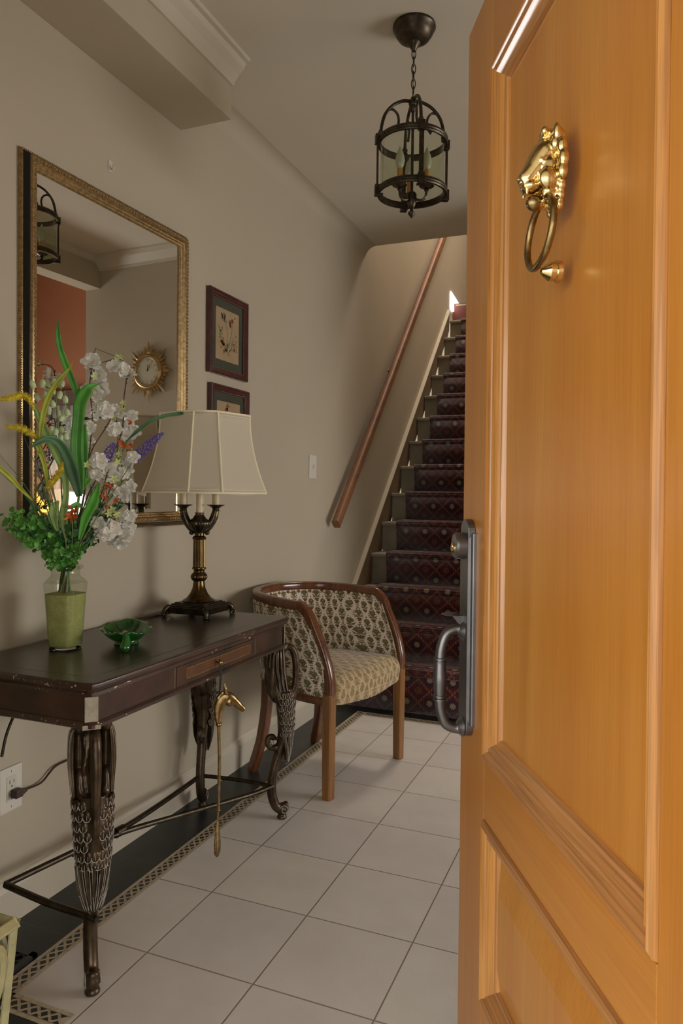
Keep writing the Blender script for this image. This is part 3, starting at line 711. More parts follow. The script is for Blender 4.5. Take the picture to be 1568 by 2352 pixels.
# ------------------------------------------------------------------ sunburst clock on the back wall
ck = thing('sunburst_clock', 'gold sunburst wall clock with a cream dial seen reflected in the mirror', 'clock', (1.42, YB, 1.91))
CC = Vector((1.42, YB-.016, 1.915)); cs = B(); random.seed(9)
for k in range(32):
    a = 2*PI*k/32+PI/2; L_ = .190 if k % 4 == 0 else (.140 if k % 2 == 0 else .162); w = .026 if k % 4 == 0 else .019
    d_ = Vector((math.cos(a), 0, math.sin(a))); n_ = Vector((-math.sin(a), 0, math.cos(a))); r0, rm = .095, .118
    p = [CC+d_*r0-n_*w*.5, CC+d_*rm-n_*w*.6, CC+d_*L_, CC+d_*rm+n_*w*.6, CC+d_*r0+n_*w*.5, CC+d_*rm+Vector((0, -.014, 0)), CC+d_*r0+Vector((0, -.010, 0))]
    cs.add(p, [(0, 1, 5, 6), (1, 2, 5), (2, 3, 5), (3, 4, 6, 5)])
cs.build('sun_rays', M['gold'], ck, solid=.003, world=True)
def toY(bm, c, n0=0):
    for i in range(n0, len(bm.v)): v = bm.v[i]; bm.v[i] = Vector(c)+Vector((v.x, -v.z, v.y))
rb = B(); rb.lathe([(.082, 0), (.108, 0), (.110, .008), (.104, .016), (.097, .018), (.093, .014), (.088, .018), (.084, .014)], (0, 0, 0), 48, cap=False); toY(rb, CC); rb.build('bezel', M['gold'], ck, smooth=40, world=True)
dl = B(); dl.lathe([(0, .009), (.088, .009)], (0, 0, 0), 40, cap=False); toY(dl, CC)
dl.build('dial', plain('cream_dial', (.62, .58, .42), .4, .05), ck, world=True)
nm = B()
numerals = ['XII', 'I', 'II', 'III', 'IIII', 'V', 'VI', 'VII', 'VIII', 'IX', 'X', 'XI']
for k, t_ in enumerate(numerals):     # roman numerals as strokes, read from the room
    a = PI/2-2*PI*k/12; up = Vector((math.cos(a), 0, math.sin(a))); rtv = Vector((math.sin(a), 0, -math.cos(a))); w = .0050; x = -len(t_)*w/2+w/2
    for ch in t_:
        c = CC+up*.070+rtv*x+Vector((0, -.0104, 0)); h = .0075
        segs = {'I': [(0, -1, 0, 1)], 'V': [(-.45, 1, 0, -1), (.45, 1, 0, -1)], 'X': [(-.45, 1, .45, -1), (.45, 1, -.45, -1)]}[ch]
        for (ax, ay, bx2, by) in segs:
            p = c+rtv*(ax*w)+up*(ay*h); q_ = c+rtv*(bx2*w)+up*(by*h); d_ = (q_-p).normalized(); nn = Vector((-d_.z, 0, d_.x))*.0005; nm.quad(p-nn, q_-nn, q_+nn, p+nn)
        x += w
nm.build('numerals', M['slot'], ck, world=True)
hd = B()
for ang, L_, w in ((94, .042, .0028), (118, .058, .0022)):
    a = R(ang); d_ = Vector((math.cos(a), 0, math.sin(a))); nn = Vector((-d_.z, 0, d_.x))*w; c = CC+Vector((0, -.0115, 0)); hd.quad(c-nn, c+d_*L_-nn*.3, c+d_*L_+nn*.3, c+nn)
hd.build('hands', M['slot'], ck, solid=.0008, world=True)
# ------------------------------------------------------------------ outlet, switch, hook
ot = thing('wall_outlet', 'cream double wall outlet low on the wall behind the console table', 'outlet', (0, 1.468, .303))
B().bx(0, .006, 1.430, 1.506, .303, .424).build('cover_plate', M['white'], ot, bevel=.003, world=True)
B().bx(.006, .0075, 1.4515, 1.4845, .332, .399).build('socket', plain('outlet_insert', (.60, .55, .45), .4, .03), ot, bevel=.0008, world=True)
s_ = B()
for z in (.384, .350):
    for y, h in ((1.461, .010), (1.475, .008)): s_.bx(.0068, .0079, y-.0009, y+.0009, z-h/2, z+h/2)
    s_.ell((.0074, 1.468, z-.012), (.0008, .0026, .0026), None, 10, 6)
for z in (.412, .316): s_.bx(.0055, .0066, 1.4675, 1.4685, z-.003, z+.003)
s_.build('slots', M['slot'], ot, world=True)
sw = thing('light_switch', 'cream light switch plate on the wall before the stairs', 'light switch', (0, 3.423, 1.246))
B().bx(0, .006, 3.381, 3.466, 1.246, 1.366).build('cover_plate', M['white'], sw, bevel=.003, world=True)
B().bx(.005, .016, 3.418, 3.429, 1.298, 1.318).build('toggle', M['white'], sw, bevel=.002, world=True)
hk = B(); hk.bx(0, .003, 1.850, 1.868, 2.170, 2.205); hk.tube([(.003, 1.859, 2.182), (.012, 1.859, 2.176), (.016, 1.859, 2.186)], .003, 8, sub=3)
tag(hk.build('wall_hook', plain('clear_adhesive_hook', (.62, .57, .46), .25, .02), bevel=.001), 'small pale adhesive hook on the bare wall above the mirror', 'hook')
# ------------------------------------------------------------------ console table
TZ = .748; TX0, TX1, TY0, TY1 = .018, .462, 1.255, 2.240
def top_mat():
    m, g, b = newmat('dark_tooled_leather'); t = g.nodes.new('ShaderNodeTexCoord'); sx = g.nodes.new('ShaderNodeSeparateXYZ'); g.links.new(t.outputs['Object'], sx.inputs[0])
    X = S(g, sx.outputs[0]); Y = S(g, sx.outputs[1]); cx, cy = 0.0, 0.0; hx_, hy_ = (TX1-TX0)/2, (TY1-TY0)/2
    ax = (X-cx).abs(); ay = (Y-cy).abs(); ln = None
    for ins in (.044, .047):
        e = ((ax-(hx_-ins)).max(ay-(hy_-ins))).abs().step(.0012, .0006); ln = e if ln is None else ln.max(e)
    inside = ax.lt(hx_-.002)
    for yy in (.165,): ln = ln.max(((Y).abs()-yy).abs().step(.0012, .0006))
    n = noise(g, t.outputs['Object'], 7, 5, .6); c = ramp(g, n, [(.3, (.042, .034, .024)), (.7, (.066, .053, .037))])
    g.links.new(mixc(g, ln*inside, c, (.010, .007, .005)), b.inputs['Base Color']); setb(b, rough=.26, spec=.55)
    n2 = noise(g, t.outputs['Object'], 120, 3); bump(g, b, ln*-1.0+S(g, n2)*.15, .25, .001); return m
def worn(name, c1, c2, thr=.70):
    m, g, b = newmat(name); v = coords(g); n = noise(g, v, 9, 4, .6); c = ramp(g, n, [(.35, c1), (.65, c2)])
    v2 = coords(g, 'Object', (1, .4, 1)); n2 = noise(g, v2, 160, 2, .5); n3 = noise(g, v, 16, 2)
    msk = S(g, n2).gt(thr)*S(g, n3).gt(.54)
    g.links.new(mixc(g, msk, c, (.55, .50, .42)), b.inputs['Base Color']); setb(b, rough=.36, coat=.15); return m
M['ttop'] = top_mat(); M['tap'] = worn('dark_stained_apron', (.018, .009, .005), (.062, .023, .008), .80); M['tedge'] = worn('worn_table_edge', (.03, .016, .010), (.06, .028, .014), .68)
M['tinlay'] = plain('brown_leather_inlay', (.10, .038, .012), .35, .25, 20); M['tgold'] = plain('gilt_tooled_line', (.30, .18, .05), .4, .3, 90, metal=.5); M['tmet'] = metal('grey_corner_metal', (.24, .20, .15), (.32, .28, .21), .4, 60, .5)
tb = thing('console_table', 'dark antique console table with carved swan legs standing against the wall', 'table', ((TX0+TX1)/2, (TY0+TY1)/2, 0))
def chamf(x0, x1, y0, y1, c): return [(x0+c, y0), (x1-c, y0), (x1-c*.25, y0+c*.25), (x1, y0+c), (x1, y1-c), (x1-c*.25, y1-c*.25), (x1-c, y1), (x0+c, y1), (x0, y1-c), (x0, y0+c)]
def slab(bm, layers, c, mi=0, capt=True, capb=True):
    vs = []; n = 10
    for (ins, z) in layers: vs += [(x, y, z) for x, y in chamf(TX0+ins, TX1-ins, TY0+ins, TY1-ins, c)]
    L_ = len(layers); fs = [(i*n+k, i*n+(k+1) % n, (i+1)*n+(k+1) % n, (i+1)*n+k) for i in range(L_-1) for k in range(n)]
    if capb: fs.append(tuple(range(n))[::-1])
    if capt: fs.append(tuple((L_-1)*n+k for k in range(n)))
    bm.add(vs, fs, mi)
t_ = B(); slab(t_, [(.004, TZ-.002), (.005, TZ)], .022); t_.build('tabletop', M['ttop'], tb, world=True)
t_ = B(); slab(t_, [(.012, TZ-.034), (.012, TZ-.026), (.006, TZ-.022), (.002, TZ-.016), (0, TZ-.010), (.001, TZ-.004), (.004, TZ-.002)], .022); t_.build('top_edge', M['tedge'], tb, smooth=45, world=True)
t_ = B(); slab(t_, [(.014, .655), (.014, TZ-.030)], .024); t_.build('apron', M['tap'], tb, world=True)
t_ = B(); slab(t_, [(.012, .641), (.006, .645), (.006, .652), (.012, .657)], .024); t_.build('apron_moulding', M['tedge'], tb, world=True)
for (sx, sy) in ((1, -1), (1, 1), (-1, -1)):
    x = TX1-.014 if sx > 0 else TX0+.014; y = TY0+.014 if sy < 0 else TY1-.014; c_ = Vector((x-sx*.0056, y-sy*.0056, (.657+TZ-.034)/2))
    q = B(); q.box(c_, (.003, .030, TZ-.034-.657), 0, rotm('Z', math.degrees(math.atan2(sy, sx)))); q.box((c_.x, c_.y, .647), (.014, .040, .011), 0, rotm('Z', math.degrees(math.atan2(sy, sx))))
    q.build('corner_plate', M['tmet'], tb, bevel=.0015, world=True)
# drawer in the front apron
DX = TX1-.014
dw = B(); dw.bx(DX-.002, DX+.003, 1.585, 2.005, .659, .712); dwo = dw.build('drawer', M['tap'], tb, bevel=.001, world=True); tl_ = WM[dwo.name]
iy0, iy1, iz0, iz1 = 1.628, 1.975, .672, .701
q = B(); q.bx(DX+.003, DX+.0035, iy0, iy1, iz0, iz1, 0); w = .0016
for a in ((iy0, iy1, iz0, iz0+w), (iy0, iy1, iz1-w, iz1), (iy0, iy0+w, iz0, iz1), (iy1-w, iy1, iz0, iz1)): q.bx(DX+.0034, DX+.0042, *a, 1)
q.build('inlay', [M['tinlay'], M['tgold']], dwo, world=True)
KN = Vector((DX+.004, 1.778, .686))
q = B(); q.lathe([(.003, 0), (.003, .008), (.0065, .010), (.008, .014), (.006, .018), (0, .0195)], (0, 0, 0), 18); q.v = [KN+Vector((v.z, v.x, v.y)) for v in q.v]
ko = q.build('knob', M['brass2'], dwo, smooth=50, world=True)
q = B()
for yy in (1.580, 2.010): q.bx(DX, DX+.0015, yy-.0008, yy+.0008, .658, .713)
q.build('bead_line', M['tmet'], tb, world=True)
# carved swan legs
def leg(foot, o, lean=0.0):
    fx, fy = foot; o = Vector((o[0], o[1], 0)).normalized(); s_ = Vector((-o.y, o.x, 0))
    def P(r, s, z): return Vector((fx, fy, 0))+o*r+s_*s+Vector((0, 0, z))
    bl = B(); RM = Matrix(((o.x, s_.x, 0), (o.y, s_.y, 0), (0, 0, 1)))
    bl.tube([P(-.005, 0, .030), P(-.026, 0, .050), P(-.040, 0, .095), P(-.040, 0, .15), P(-.026, 0, .21), P(-.006, 0, .27), P(.008, 0, .33), P(.008, 0, .40), P(.0, 0, .47)], [.016, .017, .017, .0165, .017, .019, .029, .034, .036], 14, sub=4)
    bl.ell(P(.002, 0, .036), (.021, .0185, .022), RM, 14, 10); bl.ell(P(.012, 0, .052), (.010, .014, .010), RM)
    bl.lathe([(.014, 0), (.018, .003), (.018, .010), (.012, .016), (.010, .024)], P(-.002, 0, 0), 16)
    bl.tube([P(.0, 0, .285), P(-.022, 0, .262), P(-.046, 0, .262), P(-.058, 0, .280), P(-.052, 0, .300), P(-.036, 0, .300), P(-.034, 0, .286)], [.012, .012, .011, .011, .010, .009, .007], 10, sub=4)
    for sg in (-1, 1):
        bl.ell(P(-.038, sg*.030, .540), (.024, .014, .098), RM @ rotm('Y', 8), 14, 12); bl.ell(P(-.016, sg*.030, .47), (.026, .013, .06), RM, 14, 10); bl.ell(P(.002, sg*.024, .42), (.026, .014, .065), RM, 14, 10)
        bl.ell(P(-.012, sg*.030, .628), (.014, .014, .018), RM)
    bl.ell(P(-.048, 0, .56), (.026, .030, .070), RM @ rotm('Y', -10), 14, 12); bl.ell(P(-.030, 0, .48), (.028, .030, .060), RM, 14, 12)
    bl.ell(P(-.02, 0, .632), (.030, .040, .014), RM)
    nk = [P(-.004, 0, .44), P(-.012, 0, .53), P(-.006, 0, .595), P(.014, 0, .622), P(.036, 0, .600), P(.045, 0, .54), P(.041, 0, .47), P(.036, 0, .43)]
    bl.tube(nk, [.012, .0085, .009, .012, .0135, .013, .011, .010], 12, sub=5)
    bl.ell(P(.036, 0, .415), (.011, .011, .022), RM); bl.tube([P(.036, 0, .40), P(.036, 0, .365), P(.034, 0, .350)], [.009, .005, .003], 8)
    lo = bl.build('leg', M['bronze'], tb, smooth=0, remesh=.0034, world=True)
    cv = B()
    zc = [(.20, .022, .000), (.28, .030, .004), (.34, .037, .008), (.42, .043, .003), (.50, .046, -.016), (.62, .045, -.030)]
    def ring(z):
        for i in range(len(zc)-1):
            if zc[i][0] <= z <= zc[i+1][0]:
                t = (z-zc[i][0])/(zc[i+1][0]-zc[i][0]); return zc[i][1]+(zc[i+1][1]-zc[i][1])*t, zc[i][2]+(zc[i+1][2]-zc[i][2])*t
        return zc[-1][1], zc[-1][2]
    def onbody(a, z, e=0):
        rr_, c = ring(z); return P(c+(rr_*.78+e)*math.cos(a), (rr_+e)*math.sin(a), z)
    for i, z in enumerate([.455, .432, .409, .386, .363, .340, .318]):   # rows of overlapping scales
        n = 11; 
        for k in range(n):
            a = R(-125+250*(k+(.5 if i % 2 else 0))/n)
            if abs(a) < .25 and z > .35: continue
            p = onbody(a, z, .0); nd = (onbody(a, z, .01)-p).normalized(); tz = Vector((0, 0, 1)); tx = nd.cross(tz).normalized(); MM = Matrix((tx, nd, tx.cross(nd))).transposed()
            cv.ell(p, (.0105, .005, .0145), MM, 8, 6, 0)
            arc = [p+nd*.0042+tx*(.0088*math.cos(t))+tx.cross(nd)*(-.0115*math.sin(t) if tx.cross(nd).z > 0 else .0115*math.sin(t)) for t in [PI*j/6 for j in range(7)]]
            cv.tube(arc, .0011, 4, 1); cv.tube([p+nd*.0052+Vector((0, 0, .004)), p+nd*.0048-Vector((0, 0, .007))], .0007, 4, 1)
    for k in range(9):                                                   # pointed tail feathers
        a = R(-110+27.5*k); z1 = .315; z0 = .205-.0*abs(a); pts = [onbody(a, z1, .003), onbody(a*.8, (z0+z1)/2, .003), onbody(a*.45, z0, .001)]
        cv.tube(pts, [.007, .0075, .002], 6, 0, sub=3, flat=.6)
        for da in (-.16, .16): cv.tube([onbody(a+da, z1, .005), onbody(a*.8+da*.8, (z0+z1)/2, .007), onbody(a*.45, z0+.004, .003)], .0009, 4, 1, sub=3)
    for sg in (-1, 1):                                                   # long wing feathers
        for k in range(6):
            a = sg*R(68+k*17); pts = [onbody(a, .470, .000), onbody(a*1.03, .54, .004), onbody(a*.97, .60, .003), onbody(a*.90, .628-.004*k, -.002)]
            cv.tube(pts, [.004, .0072, .0066, .003], 6, 0, sub=4, flat=.6)
            cv.tube([onbody(a+sg*.10, .472, .004), onbody(a*1.03+sg*.10, .54, .008), onbody(a*.97+sg*.09, .60, .007), onbody(a*.9+sg*.05, .622-.004*k, .002)], .0009, 4, 1, sub=4)
    for sg in (-1, 1):                                                   # spirals on foot and side scroll
        for (cr_, cz_, s0, sc) in ((.002, .036, .0188, 1.0), (-.045, .280, .0105, .7)):
            pts = [P(cr_+sc*(.003+.0145*t)*math.cos(t*9), sg*s0*(1-.18*t*t), cz_+sc*(.003+.0145*t)*math.sin(t*9)) for t in [j/26 for j in range(27)]]
            cv.tube(pts, .0013, 4, 1)
    for t in (0, .5, 1): cv.tube([onbody(R(x), .203+.004*math.sin(x*.12), .001) for x in range(-50, 51, 10)], .001, 4, 1)
    cv.build('carving', [M['bronze'], M['wax']], lo, smooth=50, world=True)
leg((.402, 1.328), (1, -.9)); leg((.396, 2.322), (1, .85)); leg((.075, 2.300), (-.35, 1)); leg((.060, 1.278), (-.25, -1))
# iron stretcher
q = B(); zr = .125; N_, Fr, Bk, Bn = V(.40, 1.345, .165), V(.372, 2.290, zr), V(.085, 2.270, zr), V(.105, 1.355, .180)
Cc_ = V(.155, 1.720, .168)
q.tube([N_, V(.25, 1.345, .172), Bn], .0085, 8, sub=4); q.tube([Bn, V(.128, 1.55, .172), Cc_, V(.125, 1.98, .145), Bk], .0085, 8, sub=5)
q.tube([V(.13, 1.56, .168), Cc_+V(.014, 0, -.002), V(.235, 1.93, .145), V(.34, 2.18, .130), Fr], .0085, 8, sub=5); q.tube([Bk, V(.23, 2.285, .127), Fr], .0075, 8, sub=4)
q.tube([Cc_+V(.004, -.014, 0), Cc_+V(.007, .016, 0)], .015, 10)
q.build('stretcher', M['iron'], tb, smooth=50, world=True)
q = B(); q.tube([at_x(43, 1626, .085), at_x(30, 1648, .075), at_x(14, 1690, .07), at_x(4, 1738, .07)], [.0075], 8, sub=4, flat=.5); q.build('leg_bracket', M['iron'], tb, smooth=50, world=True)
# ------------------------------------------------------------------ table lamp
LX, LY = .170, 2.118
lp = thing('table_lamp', 'bronze candelabra table lamp with a cream bell shade on the console table', 'table lamp', (LX, LY, TZ))
M['lb'] = metal('lamp_bronze', (.030, .034, .030), (.10, .070, .032), .30, 45, .85, .25); M['lbg'] = metal('lamp_bronze_warm', (.06, .038, .014), (.14, .09, .032), .24, 20, .9, .1)
q = B(); hs = .078
for z0, z1, h0, h1 in ((.012, .034, hs-.005, hs), (.034, .037, hs+.001, hs+.001), (.037, .041, hs-.005, hs-.005), (.041, .045, hs-.012, hs-.012), (.045, .049, hs-.019, hs-.020)):
    q.add([(sx*h, sy*h, z) for z, h in ((z0, h0), (z1, h1)) for sx, sy in ((-1, -1), (1, -1), (1, 1), (-1, 1))], [(0, 3, 2, 1), (4, 5, 6, 7)]+[(k, (k+1) % 4, 4+(k+1) % 4, 4+k) for k in range(4)])
q.build('base', M['lb'], lp, bevel=.0015)
for sx in (-1, 1):
    for sy in (-1, 1):
        o_ = Vector((sx, sy, 0)).normalized(); s2 = Vector((-o_.y, o_.x, 0)); ft = B(); c0 = Vector((sx*hs, sy*hs, 0))
        ft.tube([c0-o_*.012+V(0, 0, .036), c0+o_*.001+V(0, 0, .026), c0+o_*.006+V(0, 0, .012), c0+o_*.003+V(0, 0, .001)], [.010, .010, .008, .008], 10, sub=3)
        for k in (-1, 0, 1): ft.tube([c0-o_*.010+s2*k*.008+V(0, 0, .034), c0+o_*.008+s2*k*.005+V(0, 0, .018)], .003, 6)
        for sg in (-1, 1): ft.tube([c0+o_*(.008+.007*math.cos(t))+s2*sg*.009+V(0, 0, .009+.007*math.sin(t)) for t in [j*.6 for j in range(11)]], .0018, 5)
        ft.ell(c0+o_*.007+V(0, 0, .009), (.009, .009, .009)); ft.build('foot', M['lb'], lp, smooth=50)
fl_ = lambda n, d: (lambda a: 1-d*(.5+.5*math.cos(n*a)))
q = B(); q.lathe([(.054, .049), (.056, .052), (.052, .055), (.042, .061), (.030, .076), (.022, .094), (.0195, .110), (.019, .118)], seg=40); q.build('bell', M['lbg'], lp, smooth=50)
q = B(); q.lathe([(.019, .117), (.021, .119), (.027, .125), (.029, .133), (.026, .141), (.021, .146)], seg=60, shape=fl_(14, .10)); q.lathe([(.021, .145), (.018, .151), (.0185, .156), (.024, .160), (.024, .164), (.021, .166)], seg=40); q.build('knop', M['lbg'], lp, smooth=50)
q = B(); q.lathe([(.0215, .165), (.0205, .230), (.0200, .262)], seg=72, shape=fl_(12, .14)); q.lathe([(.022, .260), (.024, .264), (.022, .269), (.016, .273), (.016, .282)], seg=32); q.build('column', M['lbg'], lp, smooth=45)
q = B(); q.lathe([(.016, .280), (.018, .288), (.036, .304), (.041, .318), (.036, .325), (.024, .331), (.014, .346), (.016, .352), (.0, .352)], seg=60, shape=fl_(16, .08)); q.build('urn', M['lb'], lp, smooth=50)
vdir = Vector((.896, .443, 0)); bdir = Vector((-.443, .896, 0)); UZ = -.079
for k in (0, 1):
    d_ = (-vdir if k == 0 else vdir*.98+bdir*.2).normalized()
    ar = B(); P_ = lambda r, z: d_*r+V(0, 0, z+UZ)
    ar.tube([P_(.012, .368), P_(.026, .376), P_(.040, .396), P_(.050, .418), P_(.054, .436)], [.010, .012, .0135, .0135, .0115], 12, sub=4)
    ar.ell(P_(.026, .362), (.009, .009, .008)); ar.lathe([(.0125, .434), (.013, .438), (.011, .440), (.012, .446), (.020, .452), (.030, .456), (.031, .458), (.010, .458)], P_(.055, 0), 36, shape=fl_(18, .05))
    for t in range(5):
        s3 = Vector((-d_.y, d_.x, 0))*(.012*math.sin(R(-60+30*t))); ar.tube([P_(.028, .372)+s3*.7-d_*.008, P_(.044, .396)+s3-d_*.009, P_(.053, .424)+s3-d_*.010], .0013, 4, sub=3)
    ar.build('arm', M['lb'], lp, smooth=50)
    B().lathe([(.0125, .457), (.0125, .545), (0, .546)], P_(.055, 0), 24).build('candle_sleeve', plain('ivory_sleeve', (.62, .52, .33), .45, .05), lp, smooth=40)
cs_ = bpy.data.materials['ivory_sleeve']
B().lathe([(.0125, .350), (.0125, .455), (0, .456)], (0, 0, 0), 24).build('candle_sleeve', cs_, lp, smooth=40)
dB = -bdir; B().lathe([(.0115, .36), (.0115, .455), (0, .456)], -dB*.05, 24).build('candle_sleeve', cs_, lp, smooth=40)
q = B(); q.lathe([(.003, .45), (.003, .665), (0, .667)], (0, 0, 0), 12); q.build('harp_rod', M['lb'], lp, smooth=40)
def shade_mat():
    m, g, b = newmat('cream_silk_shade'); v = coords(g); n = noise(g, v, 500, 2); g.links.new(ramp(g, n, [(.3, (.80, .75, .61)), (.7, (.86, .81, .67))]), b.inputs['Base Color']); setb(b, rough=.9)
    o = [x for x in g.nodes if x.type == 'OUTPUT_MATERIAL'][0]; mx = g.nodes.new('ShaderNodeMixShader'); tr = g.nodes.new('ShaderNodeBsdfTranslucent'); tr.inputs[0].default_value = (.85, .76, .56, 1); mx.inputs[0].default_value = .5
    g.links.new(b.outputs[0], mx.inputs[1]); g.links.new(tr.outputs[0], mx.inputs[2]); g.links.new(mx.outputs[0], o.inputs[0]); bump(g, b, n, .1, .001); return m
M['shade'] = shade_mat(); M['pipe'] = plain('shade_piping', (.86, .76, .52), .8, .05)
SHO = V(.016, .008, 0); zb_, zt_ = .420, .682
def shade_ring(t):
    """t 0 bottom..1 top"""
    k = 1-t; sc = .72+.28*(k**1.75); a = .180*sc+.002; c = .075*(.72+.28*k); z = zb_+(zt_-zb_)*t
    return [Matrix.Rotation(R(-12), 3, 'Z') @ Vector(p)+SHO for p in ((a, -a+c, z), (a, a-c, z), (a-c, a, z), (-a+c, a, z), (-a, a-c, z), (-a, -a+c, z), (-a+c, -a, z), (a-c, -a, z))]
NR = 12; rings = [shade_ring(i/NR) for i in range(NR+1)]
q = B(); q.add([p for r_ in rings for p in r_], [(i*8+k, i*8+(k+1) % 8, (i+1)*8+(k+1) % 8, (i+1)*8+k) for i in range(NR) for k in range(8)])
sh = q.build('lamp_shade', M['shade'], lp, smooth=25, solid=.0015)
q = B()
for k in range(8): q.tube([r_[k] for r_ in rings], .0032, 6)
q.tube([p for p in rings[0]], .0035, 6, closed=True); q.tube([p for p in rings[-1]], .0035, 6, closed=True)
for zz, tt in ((.010, .035), (.010, .965)):
    r_ = shade_ring(tt); q.tube(r_, .0016, 4, closed=True)
q.build('piping', M['pipe'], sh, smooth=40)
q = B()
for (a0, a1, dep) in ((5, 6, .016), (0, 1, .007)):
    p, r_ = rings[0][a0]*.94+V(0, 0, zb_*.06), rings[0][a1]*.94+V(0, 0, zb_*.06); n = 12
    vs = [p.lerp(r_, i/n) for i in range(n+1)]+[p.lerp(r_, i/n)+V(0, 0, -dep*math.sin(PI*i/n)) for i in range(n+1)]
    q.add(vs, [(i, i+1, n+2+i, n+1+i) for i in range(n)])
q.build('lining', M['shade'], sh)
pc = B(); pc.tube([V(LX-.05, LY-.03, TZ+.02), V(LX-.10, LY-.06, TZ+.004), V(.045, LY-.16, TZ+.004), V(.030, LY-.26, TZ+.004), V(.012, LY-.34, TZ-.02)], .0028, 6, sub=5)
pc.tube([V(.012, LY-.34, TZ-.02), V(.009, 1.79, .60), V(.009, 1.74, .50), at_x(215, 1722, .010), at_x(158, 1745, .010), at_x(125, 1762, .010), at_x(95, 1797, .013), V(.018, 1.505, .350)], .0030, 6, sub=6)
pco = pc.build('power_cord', M['cord'], smooth=50); tag(pco, 'thin brown power cord running from the table lamp down to the wall outlet', 'cord')
pg = B(); pg.box((.020, 1.474, .352), (.022, .026, .022)); pg.box((.020, 1.490, .350), (.014, .016, .013)); pg.box((.019, 1.502, .349), (.009, .014, .009)); pg.build('plug', M['cord'], pco, bevel=.003)
# ------------------------------------------------------------------ riding-crop shoehorn hanging on the drawer knob
M['strap'] = plain('black_cord_loop', (.015, .015, .015), .6, .2)
WX_, WY_ = KN.x+.012, KN.y
WZ = .560
wh = thing('shoehorn', 'long brass shoehorn with a horse head handle hanging from the drawer knob', 'shoehorn', (WX_, WY_, .125))
rd = Vector((.757, .65, 0)).normalized()   # side the horse looks to
q = B(); base_ = V(WX_, WY_, 0)
def HP(a, z, b=0): return base_+rd*a+Vector((-rd.y, rd.x, 0))*b+V(0, 0, z)
q.tube([HP(-.003, .505), HP(0, .40), HP(-.002, .262)], [.0048, .0046, .0043], 12); q.lathe([(.004, 0), (.0085, .003), (.0095, .007), (.0085, .011), (.004, .014)], HP(-.003, .502), 20)
q.lathe([(.004, 0), (.006, .002), (.006, .005), (.004, .007)], HP(-.002, .258), 16)
q.tube([HP(-.002, .262), HP(-.003, .235), HP(-.004, .200), HP(-.004, .165), HP(-.004, .140), HP(-.004, .128)], [.0035, .005, .010, .015, .014, .006], 16, sub=4, flat=.45)
q.build('shaft', M['brass2'], wh, smooth=50, world=True)
q = B(); RH = Matrix(((rd.x, -rd.y, 0), (rd.y, rd.x, 0), (0, 0, 1)))
hp_ = catmull([HP(-.003, .506), HP(-.006, .530), HP(-.004, .556), HP(.006, .578), HP(.022, .586), HP(.040, .573), HP(.056, .557), HP(.066, .548)], 6); rx_ = lerp_list([.006, .0115, .0160, .0165, .0155, .0125, .0095, .0085], len(hp_)); ry_ = lerp_list([.006, .0075, .0085, .0095, .0105, .0085, .0070, .0065], len(hp_))
q.sweep(hp_, [(math.cos(2*PI*k/16), math.sin(2*PI*k/16)) for k in range(16)], list(zip(rx_, ry_)), Vector((-rd.y, rd.x, 0)), 0)
q.ell(HP(.028, .572), (.0155, .0115, .014), RH); q.ell(HP(.020, .584), (.015, .0110, .013), RH); q.tube([HP(-.010, .526), HP(-.014, .548), HP(-.008, .574), HP(.004, .592), HP(.016, .602)], [.003, .005, .0055, .005, .003], 8, sub=3); q.ell(HP(.066, .547), (.0085, .007, .008), RH)
for b_2 in (-.006, .006): q.tube([HP(.016, .597, b_2), HP(.014, .612, b_2*1.3), HP(.014, .626, b_2*1.1)], [.0055, .0042, .0008], 8)
q.tube([HP(-.016, .556), HP(-.006, .584), HP(.010, .602)], [.003, .006, .004], 8, sub=3)
q.build('horse_head', M['brass2'], wh, smooth=0, remesh=.0014, world=True)
q = B(); kx = KN+V(.011, 0, 0)
q.tube([HP(-.003, .566), HP(-.001, .62), kx+V(.004, -.004, -.006), kx+V(0, -.002, .0085), kx+V(.002, .005, -.004), HP(.003, .64), HP(-.002, .585)], .0016, 6, sub=5)
q.ell(HP(-.006, .600), (.005, .004, .004)); q.tube([HP(-.006, .602), HP(-.016, .604), HP(-.024, .596)], .0016, 6, sub=3); q.tube([HP(-.006, .600), HP(-.014, .594), HP(-.012, .588)], .0014, 6, sub=3)
q.build('hanging_cord', M['strap'], wh, smooth=50, world=True)
# ------------------------------------------------------------------ leaf dish
M['glz'] = plain('green_glaze', (.012, .10, .012), .12, .45, 18, coat=.6); M['glzd'] = plain('green_glaze_vein', (.008, .035, .012), .2, .3, 18, coat=.5)
dc = at_z(290, 1468, TZ+.012); LA = math.atan2(-.60, .42)   # stem direction
dh = thing('leaf_dish', 'glossy green ceramic dish shaped like a leaf on the console table', 'dish', (dc.x, dc.y, TZ), LA)
La, Lb = .090, .068
def surf(x, y):
    u = min(1.06, math.hypot(x/La, y/Lb)); return .007+.036*u**2.3
def leafp(u, th):
    e = 1+(.035*(abs(math.sin(th*6.5))-.4))*max(0, u-.7)/.3; x = La*u*e*math.cos(th); y = Lb*u*e*math.sin(th)
    if math.cos(th) < 0: x *= 1+.25*(abs(math.cos(th))**4)
    return Vector((x, y, surf(x, y)+.003*max(0, u-.7)/.3*math.sin(th*6.5)))
q = B(); q.grid(lambda u, v: leafp(.02+.98*v, 2*PI*u), 160, 18); q.build('bowl', M['glz'], dh, smooth=70, solid=.005)
q = B(); q.tube([V(x, .002*math.sin(x*30), surf(x, 0)+.0028) for x in (-.085, -.06, -.03, 0, .03, .06, .08)], .0015, 5, sub=3)
